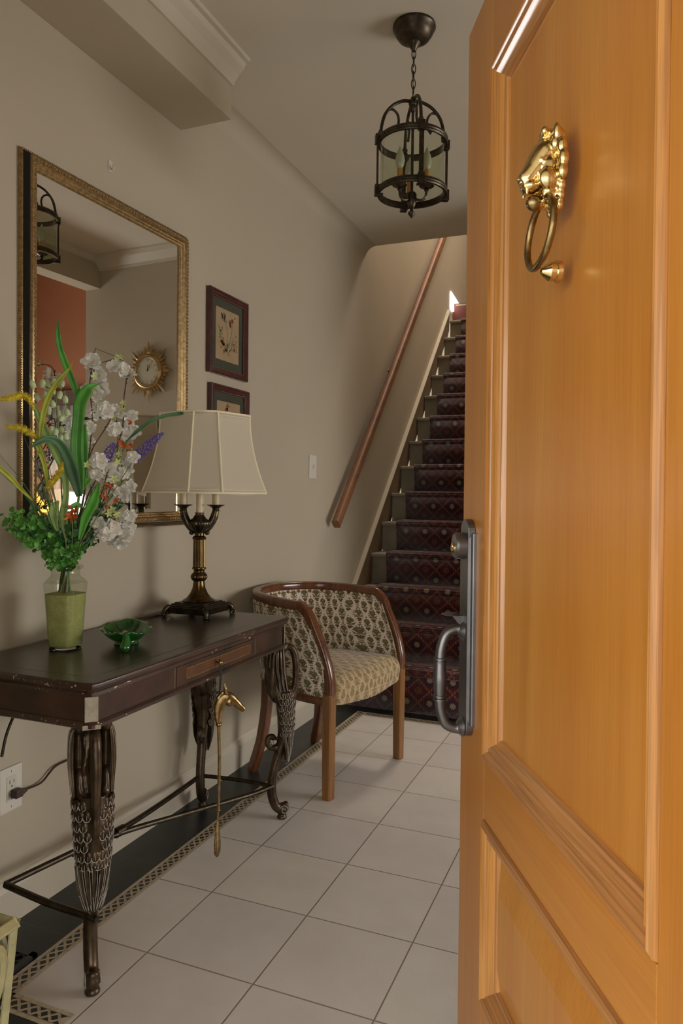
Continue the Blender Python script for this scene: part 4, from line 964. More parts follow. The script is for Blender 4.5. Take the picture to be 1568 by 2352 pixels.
for sx in (-.052, -.024, .004, .032):
    for sg in (-1, 1):
        pts = []
        for j in range(7):
            t = j/6; x = sx-.026*t*t; y = sg*Lb*.86*t*math.sqrt(max(.05, 1-(x/La)**2)); pts.append(V(x, y, surf(x, y)+.0028))
        q.tube(pts, .0013, 5, sub=3)
q.build('veins', M['glzd'], dh, smooth=50)
q = B(); q.tube([V(.066, 0, .040), V(.090, .004, .036), V(.108, .006, .024), V(.118, .004, .013)], [.009, .010, .012, .013], 14, sub=4); q.ell(V(.118, .004, .013), .0135); q.build('stem_handle', M['glz'], dh, smooth=50)
q = B(); q.lathe([(.030, 0), (.034, .002), (.030, .012)], (0, 0, 0), 32); q.build('foot_ring', M['glz'], dh, smooth=50)
# ------------------------------------------------------------------ vase with sand
vc = at_z(150, 1490, TZ); VX, VY = vc.x, vc.y
vs_ = thing('glass_vase', 'tall clear glass vase holding green sand and artificial flowers', 'vase', (VX, VY, TZ), R(8))
def rsq(n=5.0): return lambda a: (abs(math.cos(a))**n+abs(math.sin(a))**n)**(-1/n)
M['glass'] = thin_glass('vase_glass', (.90, .93, .87))
prof = [(0, 0), (.034, 0), (.037, .003), (.0385, .030), (.044, .120), (.0475, .170), (.0485, .178)]
q = B(); q.lathe(prof, seg=64, shape=rsq(3.6)); q.v = [Vector(v) for v in q.v]; q.lathe([(.049, .178), (.047, .184), (.038, .192), (.0345, .199), (.0345, .210), (.040, .214), (.0435, .217), (.043, .221), (.040, .223), (.036, .221), (.033, .213)], seg=48, cap=False, shape=rsq(2.4))
q.build('vessel', M['glass'], vs_, smooth=50)
q = B(); q.lathe([(0, .001), (.034, .001), (.036, .004), (.033, .009), (0, .009)], seg=48, shape=rsq(3.6)); q.build('thick_base', glass('vase_base_glass'), vs_, smooth=50)
def sand_mat():
    m, g, b = newmat('green_sand'); v = coords(g); n = noise(g, v, 650, 3, .8); n2 = noise(g, v, 30, 2)
    c = ramp(g, n, [(.30, (.20, .21, .05)), (.5, (.42, .43, .14)), (.70, (.66, .66, .42))]); c = mixc(g, 1.0, c, ramp(g, n2, [(.3, (.8, .85, .7)), (.7, (1.1, 1.05, 1))]), 'MULTIPLY')
    g.links.new(c, b.inputs['Base Color']); setb(b, rough=.7); bump(g, b, n, .6, .002); return m
q = B(); q.lathe([(0, .0095), (.0325, .0095), (.0355, .014), (.037, .040), (.0425, .120), (.0440, .148), (.030, .151), (0, .152)], seg=64, shape=rsq(3.6))
so = q.build('vase_filler', sand_mat(), smooth=50); so.location = (VX, VY, TZ); so.rotation_euler = (0, 0, R(8)); tag(so, 'light green coloured sand filling the glass vase', 'sand', kind='stuff')
# ------------------------------------------------------------------ hanging lantern
lc = at_z(951, 60, ZC); NX, NY = lc.x, lc.y
ln = thing('hanging_lantern', 'round bronze and glass hanging lantern on a chain from the ceiling', 'lantern', (NX, NY, 2.06))
LZ = lambda z: z-2.06
q = B(); q.lathe([(.068, LZ(ZC)), (.069, LZ(ZC-.008)), (.065, LZ(ZC-.012)), (.061, LZ(ZC-.024)), (.050, LZ(ZC-.040)), (.034, LZ(ZC-.050)), (.022, LZ(ZC-.054)), (.020, LZ(ZC-.060)), (.013, LZ(ZC-.066)), (.006, LZ(ZC-.080)), (0, LZ(ZC-.080))], seg=40); q.build('canopy', M['iron'], ln, smooth=40)
zt = ZC-.076; zh = 2.452; nl = 6; q = B()
for k in range(nl):
    zc_ = zt-(zt-zh)*(k+.5)/nl; hh = (zt-zh)/nl*.5+.005; a = PI/2*(k % 2)+.5; d_ = V(math.cos(a), math.sin(a), 0)
    pts = [V(0, 0, LZ(zc_))+d_*(.0065*math.cos(t))+V(0, 0, hh*math.sin(t)) for t in [2*PI*j/16 for j in range(16)]]; q.tube(pts, .0016, 6, closed=True)
q.tube([V(.002, 0, LZ(zt)), V(-.004, .003, LZ((zt+zh)/2)), V(.002, 0, LZ(zh))], .0011, 5, sub=5); q.build('chain', M['iron'], ln, smooth=40)
zr1, zr2, RL = 2.302, 2.143, .108
q = B(); q.lathe([(0, LZ(2.447)), (.007, LZ(2.445)), (.009, LZ(2.438)), (.014, LZ(2.434)), (.015, LZ(2.424)), (.012, LZ(2.418)), (.013, LZ(2.414)), (.009, LZ(2.405)), (.006, LZ(2.398)), (0, LZ(2.396))], seg=24)
q.tube([V(0, 0, LZ(2.40)), V(0, 0, LZ(2.12))], .0045, 10); q.build('stem', M['iron'], ln, smooth=40)
RP = [(-.004, -.010), (.003, -.010), (.005, -.006), (.004, -.002), (.006, .001), (.005, .007), (.002, .010), (-.004, .010)]
for z in (zr1, zr2):
    q = B(); c_ = [V(RL*math.cos(2*PI*k/64), RL*math.sin(2*PI*k/64), LZ(z)) for k in range(64)]; q.sweep(c_, [(x, y) for x, y in RP], None, (0, 0, 1), 0, True); q.build('hoop', M['iron'], ln, smooth=40)
A0 = math.atan2(-NY, CX-NX)+R(14)
for k in range(4):
    a = A0+k*PI/2; d_ = V(math.cos(a), math.sin(a), 0); t_ = V(-math.sin(a), math.cos(a), 0); rm = Matrix(((d_.x, t_.x, 0), (d_.y, t_.y, 0), (0, 0, 1))); q = B()
    q.box(d_*(RL+.006)+V(0, 0, LZ((zr1+zr2)/2)), (.005, .015, zr1-zr2), 0, rm)
    for z in (zr1, zr2): q.box(d_*(RL+.005)+V(0, 0, LZ(z)), (.018, .020, .030), 0, rm)
    q.box(d_*(RL+.001)+V(0, 0, LZ(zr2-.016)), (.026, .022, .006), 0, rm)
    q.build('post', M['iron'], ln, bevel=.0012)
    q = B(); P_ = lambda r, z: d_*r+V(0, 0, LZ(z))
    q.tube([P_(RL-.004, zr1+.010), P_(RL-.006, 2.345), P_(RL-.018, 2.385), P_(.064, 2.415), P_(.034, 2.430), P_(.012, 2.432)], .0052, 10, sub=5)
    q.lathe([(.004, 0), (.009, .003), (.008, .010), (.010, .014), (.006, .022), (.004, .026)], P_(RL-.004, zr1+.008), 14)
    q.tube([P_(RL-.012, 2.372), P_(.084, 2.395), P_(.066, 2.400), P_(.050, 2.385), P_(.047, 2.360), P_(.056, 2.340), P_(.062, 2.336)], [.0045, .004, .004, .004, .004, .004, .0055], 8, sub=4)
    q.build('scroll_arm', M['iron'], ln, smooth=50)
q = B(); q.lathe([(RL-.006, LZ(zr2)), (RL-.006, LZ(zr1))], seg=64, cap=False); q.build('glass_cylinder', thin_glass('lantern_glass', (.86, .90, .80)), ln, smooth=60)
q = B(); q.lathe([(0, LZ(2.060)), (.004, LZ(2.063)), (.007, LZ(2.069)), (.011, LZ(2.073)), (.012, LZ(2.078)), (.005, LZ(2.084)), (.005, LZ(2.092)), (.010, LZ(2.096)), (.013, LZ(2.104)), (.015, LZ(2.110)), (.016, LZ(2.135)), (.012, LZ(2.142)), (0, LZ(2.142))], seg=24); q.build('finial', M['iron'], ln, smooth=40)
M['bulb'] = plain('unlit_glass_bulb', (.50, .48, .36), .25, .05); M['csl'] = plain('amber_candle_sleeve', (.55, .25, .06), .4, .1)
for k in range(3):
    a = A0+R(55)+k*2*PI/3; d_ = V(math.cos(a), math.sin(a), 0); P_ = lambda r, z: d_*r+V(0, 0, LZ(z))
    q = B(); q.tube([P_(.010, 2.122), P_(.030, 2.112), P_(.046, 2.120), P_(.050, 2.140)], .0045, 8, sub=4); q.lathe([(.004, 0), (.008, .004), (.006, .010), (.022, .016), (.024, .018), (.008, .020)], P_(.050, 2.136), 24); q.build('candle_arm', M['iron'], ln, smooth=40)
    q = B(); q.lathe([(.009, 0), (.009, .050), (0, .050)], P_(.050, 2.155), 18); q.build('candle_sleeve', M['csl'], ln, smooth=40)
    q = B(); q.lathe([(.006, 0), (.012, .010), (.0155, .026), (.013, .044), (.006, .062), (.001, .074), (0, .076)], P_(.050, 2.204), 18); q.build('bulb', M['bulb'], ln, smooth=60)
# ------------------------------------------------------------------ cast iron umbrella stand
M['cream'] = plain('cream_painted_iron', (.42, .39, .20), .45, .2, 30, bmp=.2, bsc=90)
us = thing('umbrella_stand', 'cream painted openwork cast iron umbrella stand at the near left corner', 'umbrella stand', (.46, .77, 0))
x0, x1, y0, y1, zt = .305, .596, .625, .912, .445; tp = .80
def UP(u, v, z):   # u,v in 0..1 footprint with taper towards the floor
    k = tp+(1-tp)*z/zt; cx_, cy_ = (x0+x1)/2, (y0+y1)/2; return V(cx_+(x0+(x1-x0)*u-cx_)*k, cy_+(y0+(y1-y0)*v-cy_)*k, z)
cor = [(0, 0), (1, 0), (1, 1), (0, 1)]
for (u, v) in cor:
    B().tube([UP(u, v, .012), UP(u, v, zt)], .0095, 4).build('corner_post', M['cream'], us, bevel=.002, world=True)
    B().lathe([(.016, 0), (.018, .006), (.010, .014)], UP(u, v, 0), 14).build('foot', M['cream'], us, smooth=40, world=True)
for z, rr_ in ((zt-.004, .012), (.26, .008), (.03, .010)):
    for k in range(4): B().tube([UP(*cor[k], z), UP(*cor[(k+1) % 4], z)], rr_, 4).build('rim_bar', M['cream'], us, bevel=.002, world=True)
for k in range(4):
    a_, b_2 = cor[k], cor[(k+1) % 4]; q = B()
    F = lambda s, z: UP(a_[0]+(b_2[0]-a_[0])*s, a_[1]+(b_2[1]-a_[1])*s, z)
    for sg in (0, 1):
        m2 = (lambda s: s) if sg == 0 else (lambda s: 1-s)
        q.tube([F(m2(.50), .28), F(m2(.84), .31), F(m2(.94), .36), F(m2(.90), .415), F(m2(.70), .430), F(m2(.60), .390), F(m2(.66), .355), F(m2(.74), .37)], .008, 6, sub=4)
        q.tube([F(m2(.97), .26), F(m2(.70), .20), F(m2(.52), .04)], .006, 6, sub=4); q.tube([F(m2(.97), .05), F(m2(.75), .12), F(m2(.60), .24)], .006, 6, sub=4)
    q.ell(F(.5, .35), (.02, .02, .03), None, 10, 6)
    q.build('scrollwork', M['cream'], us, smooth=50, world=True)
q = B(); q.add([UP(0, 0, .03), UP(1, 0, .03), UP(1, 1, .03), UP(0, 1, .03)], [(0, 1, 2, 3)]); q.build('drip_tray', M['cream'], us, solid=.004, world=True)
# ------------------------------------------------------------------ floor register
q = B(); gx0, gx1, gy0, gy1 = .022, .180, 1.09, 1.385
for a in ((gx0, gx1, gy0, gy0+.016), (gx0, gx1, gy1-.016, gy1), (gx0, gx0+.016, gy0, gy1), (gx1-.016, gx1, gy0, gy1)): q.bx(a[0], a[1], a[2], a[3], 0, .007)
for i in range(4):
    for j in range(8):
        cx_, cy_ = gx0+.031+i*.032, gy0+.033+j*.033; q.tube([V(cx_+.014*math.cos(t), cy_+.014*math.sin(t), .0045) for t in [2*PI*k/10 for k in range(10)]], .0032, 4, 0, True)
        q.bx(cx_-.002, cx_+.002, cy_+.013, cy_+.020, .002, .006); q.bx(cx_+.013, cx_+.019, cy_-.002, cy_+.002, .002, .006)
fv_ = thing('floor_vent', 'black openwork metal floor vent set in the dark border tiles', 'vent', ((gx0+gx1)/2, (gy0+gy1)/2, 0))
q.build('grille', plain('black_cast_grille', (.018, .019, .018), .4, .2, 40), fv_, smooth=40, world=True)
B().bx(gx0+.01, gx1-.01, gy0+.01, gy1-.01, .0005, .0012).build('duct_opening', plain('vent_shadow', (.003, .003, .003), .9), fv_, world=True)
# ------------------------------------------------------------------ tub chair
def damask(name, bg, brown, olive, worn_=0.0):
    m, g, b = newmat(name); t = g.nodes.new('ShaderNodeTexCoord'); nz = noise(g, t.outputs['UV'], 90, 3); sx = g.nodes.new('ShaderNodeSeparateXYZ'); g.links.new(t.outputs['UV'], sx.inputs[0])
    jit = (S(g, nz)-.5)*.10
    X = S(g, sx.outputs[0])*(1/.060)+jit; Y = S(g, sx.outputs[1])*(1/.078)+jit
    def motif(dx, dy):
        u = (X+dx).fract()-.5; v = (Y+dy).fract()-.5; v1 = v-.02
        r = (u*u*1.0+v1*v1*.8).sqrt(); a = (v1+.16).atan2(u.abs())
        fan = r.step(.235, .012)*((a*7.0).sin()+.55).gt(0)
        core = ((u*u*2.2+v*v).sqrt()).step(.13, .01)
        foot = (u.abs()*.9+(v+.30).abs()).step(.10, .01)+(((u.abs()-.11).abs()+(v+.25).abs())).step(.060, .01)
        dia = (u.abs()+(v-.36).abs()*.8).step(.045, .008)
        crown_ = (u.abs()*1.6+(v-.20).abs()).step(.10, .01)
        return fan.max(core), foot.min(1.0), dia, crown_, u, v
    f1, ft1, d1, c1, u1, v1 = motif(0, 0); f2, ft2, d2, c2, u2, v2 = motif(.5, .5)
    def ogee(u, v): return (u.abs()-(.345+((v*6.283+1.57).sin())*.115)).abs().step(.048, .012)
    og = ogee(u1, v1)*(((v1*56).sin()).gt(-.4))
    br = ft1.max(ft2).max(d1.max(d2)).max(og*.85); ol = f1.max(f2).max(c1.max(c2))
    c = mixc(g, br, bg, brown); c = mixc(g, ol*.95, c, olive)
    n2 = noise(g, t.outputs['UV'], 160, 2); c = mixc(g, S(g, ramp(g, n2, [(.55, (0, 0, 0)), (.72, (.35, .35, .35))])), c, brown) if worn_ == 0 else c
    if worn_:
        n4 = noise(g, t.outputs['UV'], 9, 4, .7, 1.5); c = mixc(g, S(g, ramp(g, n4, [(.3, (.45, .45, .45)), (.7, (.95, .95, .95))]))*worn_, c, (.34, .23, .09))
    g.links.new(c, b.inputs['Base Color']); setb(b, rough=.9, sheen=.25); n3 = noise(g, t.outputs['UV'], 900, 2); bump(g, b, (br.max(ol))*.8+S(g, n3)*.4, .4, .0015); return m
# the spare overlay above is only speckle; keep it subtle
M['dam'] = damask('brown_olive_damask', (.78, .70, .56), (.14, .05, .015), (.13, .10, .022))
M['dams'] = damask('faded_gold_damask_seat', (.55, .43, .25), (.20, .10, .025), (.18, .13, .04), .45)
M['cw'] = wood('mahogany_chair_frame', [(.3, (.10, .030, .010)), (.7, (.19, .065, .020))], 2, .25, .5, .25, 20, .15)
M['cwl'] = wood('oak_chair_leg', [(.3, (.19, .075, .018)), (.7, (.34, .155, .042))], 2, .35, .3, .3, 20, .2)
ch = thing('tub_chair', 'tub armchair with brown damask upholstery and wooden legs between the table and the stairs', 'armchair', (.540, 2.800, 0), R(-12.4))
ringT = [(-.115, .277), (-.20, .276), (-.30, .262), (-.40, .222), (-.468, .150), (-.500, .060)]
ringT = [V(x, -y, 0) for x, y in ringT]+[V(-.503, 0, 0)]+[V(x, y, 0) for x, y in ringT[::-1]]
ringB = [(-.004, .262), (-.12, .262), (-.23, .250), (-.34, .212), (-.415, .140), (-.445, .055)]
ringB = [V(x, -y, 0) for x, y in ringB]+[V(-.448, 0, 0)]+[V(x, y, 0) for x, y in ringB[::-1]]
RT, RB_ = catmull(ringT, 6), catmull(ringB, 6); NP = len(RT)
zfun = lambda i: .728+.016*math.sin(PI*i/(NP-1))
postc = [(.002, .40), (.004, .45), (-.012, .52), (-.040, .59), (-.070, .65), (-.093, .695), (-.115, .722)]
def fpost(z):
    for i in range(len(postc)-1):
        if postc[i][1] <= z <= postc[i+1][1]:
            t = (z-postc[i][1])/(postc[i+1][1]-postc[i][1]); return postc[i][0]+(postc[i+1][0]-postc[i][0])*t
    return postc[-1][0] if z > .5 else postc[0][0]
pth = [V(f_, -.268-.009*min(1, max(0, (z-.4)/.3)), z) for f_, z in postc[:-1]]
pth = pth+[V(p.x, p.y, zfun(i)) for i, p in list(enumerate(RT))[1::2]]
pth = pth+[V(f_, .268+.009*min(1, max(0, (z-.4)/.3)), z) for f_, z in postc[:-1]][::-1]
sq = lambda w, h, n=4.0, k=16: [(w*math.copysign(abs(math.cos(t))**(2/n), math.cos(t)), h*math.copysign(abs(math.sin(t))**(2/n), math.sin(t))) for t in [2*PI*(j+.5)/k for j in range(k)]]
q = B(); P2 = catmull(pth, 3); q.sweep(P2, sq(.0195, .0195, 3.2), None, None, 0); q.build('arm_rail', M['cw'], ch, smooth=50)
ARC = [0]
for i in range(1, NP): ARC.append(ARC[-1]+(RT[i]-RT[i-1]).length)
def shell(off):
    vs = []; uvs = []; nv = 12
    for j in range(nv+1):
        t = j/nv
        for i in range(NP):
            zt_ = zfun(i)-.012; z = .388+(zt_-.388)*t; p = RB_[i].lerp(RT[i], t); e = min(i, NP-1-i)/(NP-1)*2; w = (1-e)**6
            p = V(p.x, p.y, 0); p.x += (fpost(z)-p.x)*w*(1 if abs(fpost(z)-p.x) < .2 else 0)
            cen = V(-.20, 0, 0); 
            a = RT[max(i-1, 0)]; b2 = RT[min(i+1, NP-1)]; tg = (b2-a).normalized(); nrm = V(tg.y, -tg.x, 0)
            if nrm.dot(p-cen) < 0: nrm = -nrm
            bul = .008*math.sin(PI*t)*(1 if off > 0 else 1.6)
            vs.append(V(p.x, p.y, z)+nrm*(off+(bul if off > 0 else -bul))); uvs.append((ARC[i], z))
    return vs, uvs, nv
q = B()
for off in (.016, -.014):
    vs, uvs, nv = shell(off); fs = []; us = []
    for j in range(nv):
        for i in range(NP-1):
            a = j*NP+i; f_ = (a, a+1, a+NP+1, a+NP); fs.append(f_ if off < 0 else f_[::-1]); us.append([uvs[k] for k in fs[-1]])
    q.add(vs, fs, 0, us)
q.build('back_upholstery', M['dam'], ch, smooth=60)
q = B()
for off in (.026, -.026):
    vs, uvs, nv = shell(off); rows = [[vs[j*NP+i] for j in range(nv+1)] for i in (0, NP-1)]
    line = [vs[(nv)*NP+i]+V(0, 0, -.014) for i in range(NP)]
    for ln_ in [line]+([r_ for r_ in rows]) + ([[vs[i]+V(0, 0, .006) for i in range(NP)]] if off > 0 else []):
        D = 0
        for i in range(len(ln_)-1):
            a, b2 = ln_[i], ln_[i+1]; L_ = (b2-a).length; n = max(1, int(L_/.0085+.5))
            for k in range(n): q.ell(a.lerp(b2, k/n)+V(-.012 if ln_ is not line and abs(a.x-b2.x) < .05 and len(ln_) == nv+1 else 0, 0, 0), .0026, None, 6, 4)
q.build('nail_trim', M['brass2'], ch, smooth=60, props={'kind': 'stuff'})
q = B(); q.sweep([V(p.x, p.y, .372) for p in RB_], sq(.017, .017, 4), None, (0, 0, 1), 0); q.build('seat_rail', M['cw'], ch, smooth=45)
for sg in (-1, 1):
    q = B(); y = sg*.268; q.add([(x*w+.0, y+yy*w, z) for z, w in ((0, .019), (.36, .0215), (.405, .0205)) for x, yy in ((-1, -.75), (-.75, -1), (.75, -1), (1, -.75), (1, .75), (.75, 1), (-.75, 1), (-1, .75))], [(i*8+k, i*8+(k+1) % 8, (i+1)*8+(k+1) % 8, (i+1)*8+k) for i in range(2) for k in range(8)]+[tuple(range(8))[::-1], tuple(range(16, 24))])
    q.build('leg', M['cwl'], ch, bevel=.001)
    q = B(); q.sweep(catmull([V(-.372, sg*.190, .385), V(-.374, sg*.192, .28), V(-.390, sg*.203, .14), V(-.425, sg*.222, 0)], 5), sq(.019, .019, 5), [1.1]*5+[1.05]*5+[1]*5+[.9], (0, 1, 0), 0); q.build('leg', M['cw'], ch, smooth=50)
ol_ = [(.010, .245), (.026, .15), (.036, .06), (.038, 0)]
outl = [V(x, -y, 0) for x, y in ol_]+[V(x, y, 0) for x, y in ol_[-2::-1]]+[V(-.12, .247, 0), V(-.24, .232, 0), V(-.34, .195, 0), V(-.41, .11, 0), V(-.425, 0, 0), V(-.41, -.11, 0), V(-.34, -.195, 0), V(-.24, -.232, 0), V(-.12, -.247, 0)]
outl = catmull(outl, 4, True); N = len(outl); cen = V(-.19, 0, 0)
lay = [(.97, .358), (.995, .366), (1.0, .385), (1.012, .405), (1.012, .428), (.985, .446), (.90, .456), (.7, .463), (.4, .468), (.02, .470)]
vs = []; uvs = []
for (s_, z) in lay:
    for p in outl:
        c_ = cen+(p-cen)*s_; e = 1-min(1, ((c_.x-.03)/.10)**2) if c_.x > -.07 else 0; zz = z-(.016*(1-min(1, (abs(c_.y)/.25)**2)) if (z < .39 and c_.x > -.04) else 0)+(.008 if s_ < .95 else 0)-max(0, c_.x)*.30*(1 if z > .42 else 0); vs.append(V(c_.x, c_.y, zz)); uvs.append((c_.y, c_.x*1.0-(z-.47)*1.3))
q = B(); fs = [(i*N+k, i*N+(k+1) % N, (i+1)*N+(k+1) % N, (i+1)*N+k) for i in range(len(lay)-1) for k in range(N)]; q.add(vs, fs, 0, [[uvs[k] for k in f_] for f_ in fs]); q.add([v for v in vs[-N:]], [tuple(range(N))], 0, [uvs[-N:]])
q.build('seat', M['dams'], ch, smooth=60)
# ------------------------------------------------------------------ artificial flowers in the vase
random.seed(11)
TOP = V(VX, VY, TZ+.215); ROOT = V(VX, VY, TZ+.155)
rr0 = lambda a, b: random.uniform(a, b)
def flowerstem(label, cat='artificial flower', name='blossom_branch'):
    t = thing(name, label, cat, (VX, VY, TZ+.155), group={'blossom_branch': 'white blossom branches in the vase', 'foxtail_grass': 'mustard foxtails in the vase', 'eucalyptus_bunch': 'eucalyptus sprays in the vase', 'lavender_spike': 'lavender spikes in the vase', 'orange_flower_stem': 'orange flower sprigs in the vase'}.get(name)); return t
def pp(px, py, dx=0): return at_x(px, py, VX+dx)
def root(k=.02):
    a = rr0(0, 6.28); r_ = rr0(0, k); return [V(VX+.9*r_*math.cos(a), VY+r_*math.sin(a), TZ+.150), V(VX+.6*r_*math.cos(a+1), VY+.6*r_*math.sin(a+1), TZ+.218)]
def petal_grid(bm, M3, c, l, w, cup, mi=0, ruf=.1, ph=0):
    def fn(u, v):
        x = (u-.5)*w*(math.sin(PI*(.12+.80*v))**.8); y = v*l; z = cup*l*(v**1.6)+.18*w*(abs(u-.5)*2)**2+ruf*w*math.sin(u*9+ph)*v**3
        return c+M3 @ V(x, y, z)
    bm.grid(fn, 4, 4, mi)
def blossom_mesh(seed):
    random.seed(seed); bm = B()
    for ly, (n, l, w, cup) in enumerate(((6, .0235, .019, .10), (6, .0195, .017, .32), (5, .0150, .014, .65), (4, .010, .010, 1.1))):
        for k in range(n):
            a = 2*PI*k/n+ly*.5+rr0(-.15, .15); M3 = (Matrix.Rotation(a, 3, 'Z') @ Matrix.Rotation(rr0(-.12, .12), 3, 'Y')); petal_grid(bm, M3, V(0, 0, .0016*ly), l*rr0(.85, 1.1), w*rr0(.9, 1.1), cup*rr0(.7, 1.2), 0, .08, rr0(0, 6))
    for k in range(7): a = rr0(0, 6.28); bm.ell((.003*math.cos(a), .003*math.sin(a), .009+rr0(0, .003)), .0012, None, 5, 4, 1)
    me = bm.build('blossom', [M['petal'], M['pistil']], smooth=60); d = me.data; bpy.data.objects.remove(me); return d
BM = [blossom_mesh(s) for s in (3, 5, 8)]
def calyx_mesh():
    bm = B()
    for k in range(5):
        a = 2*PI*k/5; M3 = Matrix.Rotation(a, 3, 'Z'); petal_grid(bm, M3, V(0, 0, 0), .011, .006, .25, 0, 0)
    me = bm.build('calyx', [M['calyx']], smooth=60); d = me.data; bpy.data.objects.remove(me); return d
CM = calyx_mesh()
def place(data, name, parent, loc, facing, sc=1.0):
    o = bpy.data.objects.new(name, data); COL.objects.link(o); o.parent = parent; f_ = facing.normalized()
    o.location = WM[parent.name].inverted() @ loc; qn = V(0, 0, 1).rotation_difference(f_) @ Quaternion((0, 0, 1), rr0(0, 6.28)); o.rotation_mode = 'QUATERNION'; o.rotation_quaternion = qn; o.scale = (sc, sc, sc); return o
def branch(label, path, flowers, calyxes=(), dx=0, buds=0):
    t = flowerstem(label); P_ = [pp(x, y, dx) for x, y in path]; q = B(); q.tube(root()+P_, [.0022, .0020, .0017, .0012], 6, sub=4); P2 = catmull([TOP]+P_, 6)
    for (x, y, d, *fc) in flowers:
        c = pp(x, y, dx+rr0(-.012, .022)); near = min(P2, key=lambda p: (p-c).length); q.tube([near, near.lerp(c, .6)+V(0, 0, -.003), c], [.0010, .0008], 4)
        face = (CAMP-c).normalized()+V(rr0(-.5, .5), rr0(-.4, .4), rr0(-.4, .5)) if not fc else (CAMP-c).normalized()*.4+V(*fc[0]); ppm = FPX/(c-CAMP).length
        place(random.choice(BM), 'blossom', t, c, face, d/ppm/.050)
    for (x, y) in calyxes:
        c = pp(x, y, dx+.015); near = min(P2, key=lambda p: (p-c).length); q.tube([near, c], [.0009], 4); place(CM, 'calyx', t, c, (CAMP-c).normalized()+V(rr0(-.4, .4), rr0(-.4, .4), rr0(-.4, .4)), rr0(.9, 1.25))
    for k in range(buds):
        p = random.choice(P2[len(P2)//3:]); q.ell(p+V(rr0(-.004, .004), rr0(-.006, .006), rr0(-.004, .004)), (.0022, .0022, .0035), None, 6, 5)
    q.build('stem', M['twig'], t, smooth=60, world=True); return t
branch('tallest white blossom branch rising against the reflection of the terracotta wall', [(165, 1240), (190, 1150), (205, 1040), (212, 960), (206, 890), (212, 840), (219, 800)],
       [(211, 832, 48), (228, 862, 44), (232, 893, 46), (222, 905, 40), (240, 943, 46), (216, 948, 36), (262, 942, 34), (206, 982, 34), (196, 895, 30)], [(216, 866), (222, 920), (268, 820), (208, 905)], .0, 5)
branch('arching white blossom branch bending over towards the sunburst clock', [(170, 1240), (205, 1130), (250, 1060), (280, 990), (284, 920), (290, 870), (286, 835), (268, 824), (234, 833)],
       [(262, 842, 34), (281, 848, 38), (293, 862, 44, (.2, -.2, 1.2)), (302, 956, 34), (292, 966, 38), (276, 950, 28)], [(277, 819), (284, 925), (280, 940), (262, 957)], .01, 4)
branch('leaning white blossom branch in the middle of the bouquet', [(172, 1245), (195, 1130), (207, 1045), (238, 990), (262, 955), (270, 985), (270, 1030)],
       [(262, 985, 40), (278, 975, 34), (303, 990, 42), (288, 998, 30), (158, 1000, 44), (165, 970, 40), (150, 1022, 36), (206, 1012, 26)], [(266, 1045), (272, 1055), (262, 1035)], -.01, 8)
branch('white blossom branch with large open blooms level with the lampshade', [(176, 1250), (205, 1190), (235, 1130), (250, 1080), (290, 1050)],
       [(244, 1078, 54), (226, 1058, 44), (262, 1092, 38), (222, 1090, 34), (291, 1070, 50), (305, 1050, 34), (284, 1085, 34), (283, 1132, 42), (299, 1118, 36), (264, 1128, 30)], [(200, 1068), (270, 1062), (275, 1042), (262, 1100)], .03, 2)
branch('lowest cluster of white blossom drooping right of the vase rim', [(172, 1270), (190, 1240), (220, 1215), (255, 1205), (285, 1200)],
       [(230, 1205, 44), (256, 1214, 50), (288, 1196, 46), (298, 1185, 34), (264, 1238, 44), (286, 1228, 40), (240, 1228, 36), (276, 1248, 34, (.3, -.4, -.6)), (300, 1212, 30)], [(258, 1172), (268, 1183), (250, 1180)], .05)
# leaves ------------------------------------------------------------
def blade(bm, path, widths, dxs, mi=0, fold=.18, up=None):
    n = len(path); P_ = catmull([pp(x, y, dxs[i] if isinstance(dxs, (list, tuple)) else dxs) for i, (x, y) in enumerate(path)], 6); ws = lerp_list([w/815 for w in widths], len(P_)); vs = []
    for i, p in enumerate(P_):
        t = (P_[min(i+1, len(P_)-1)]-P_[max(i-1, 0)]).normalized(); vw = (CAMP-p).normalized(); a = t.cross(vw).normalized(); b2 = a.cross(t)
        for k in (-1, -.6, -.2, 0, .2, .6, 1): vs.append(p+a*ws[i]*.5*k+b2*ws[i]*fold*(abs(k)-.4)+b2*.0006*math.sin(k*14))
    m = 7; bm.add(vs, [(i*m+k, i*m+k+1, (i+1)*m+k+1, (i+1)*m+k) for i in range(len(P_)-1) for k in range(m-1)], mi)
def leafstem(label, blades, mat, name='leaf_stem', stem=None, cat='artificial leaf'):
    t = flowerstem(label, cat, name)
    for (path, w, dx) in blades: q = B(); blade(q, path, w, dx); q.build('leaf_blade', mat, t, smooth=70, solid=.0006, world=True)
    if stem: q = B(); q.tube(root()+[pp(*s) for s in stem], [.0034, .0030, .0026], 8, sub=4); q.build('stem', M['stemg'], t, smooth=60, world=True)
    return t
leafstem('broad bright green sword leaves in the centre, the largest in the vase', [
    ([(184, 1135), (181, 1085), (176, 1030), (180, 965), (184, 925), (198, 898), (208, 888), (232, 880)], [14, 24, 26, 24, 26, 22, 12, 1], .03),
    ([(190, 1125), (193, 1060), (192, 1010), (190, 975)], [10, 18, 18, 14], .015),
    ([(186, 925), (170, 885), (152, 840), (138, 800), (133, 765), (134, 738)], [8, 14, 14, 12, 10, 1], .01)], M['blade'], 'sword_leaves', [(165, 1240), (176, 1190), (182, 1135)])
leafstem('dark green leaf folding over to the left in front of the mirror frame', [
    ([(182, 1140), (168, 1090), (152, 1045), (132, 1016), (108, 1009), (85, 1018), (72, 1028)], [12, 24, 22, 18, 14, 10, 2], .05)], M['bladed'], 'sword_leaf', [(172, 1230), (180, 1140)])
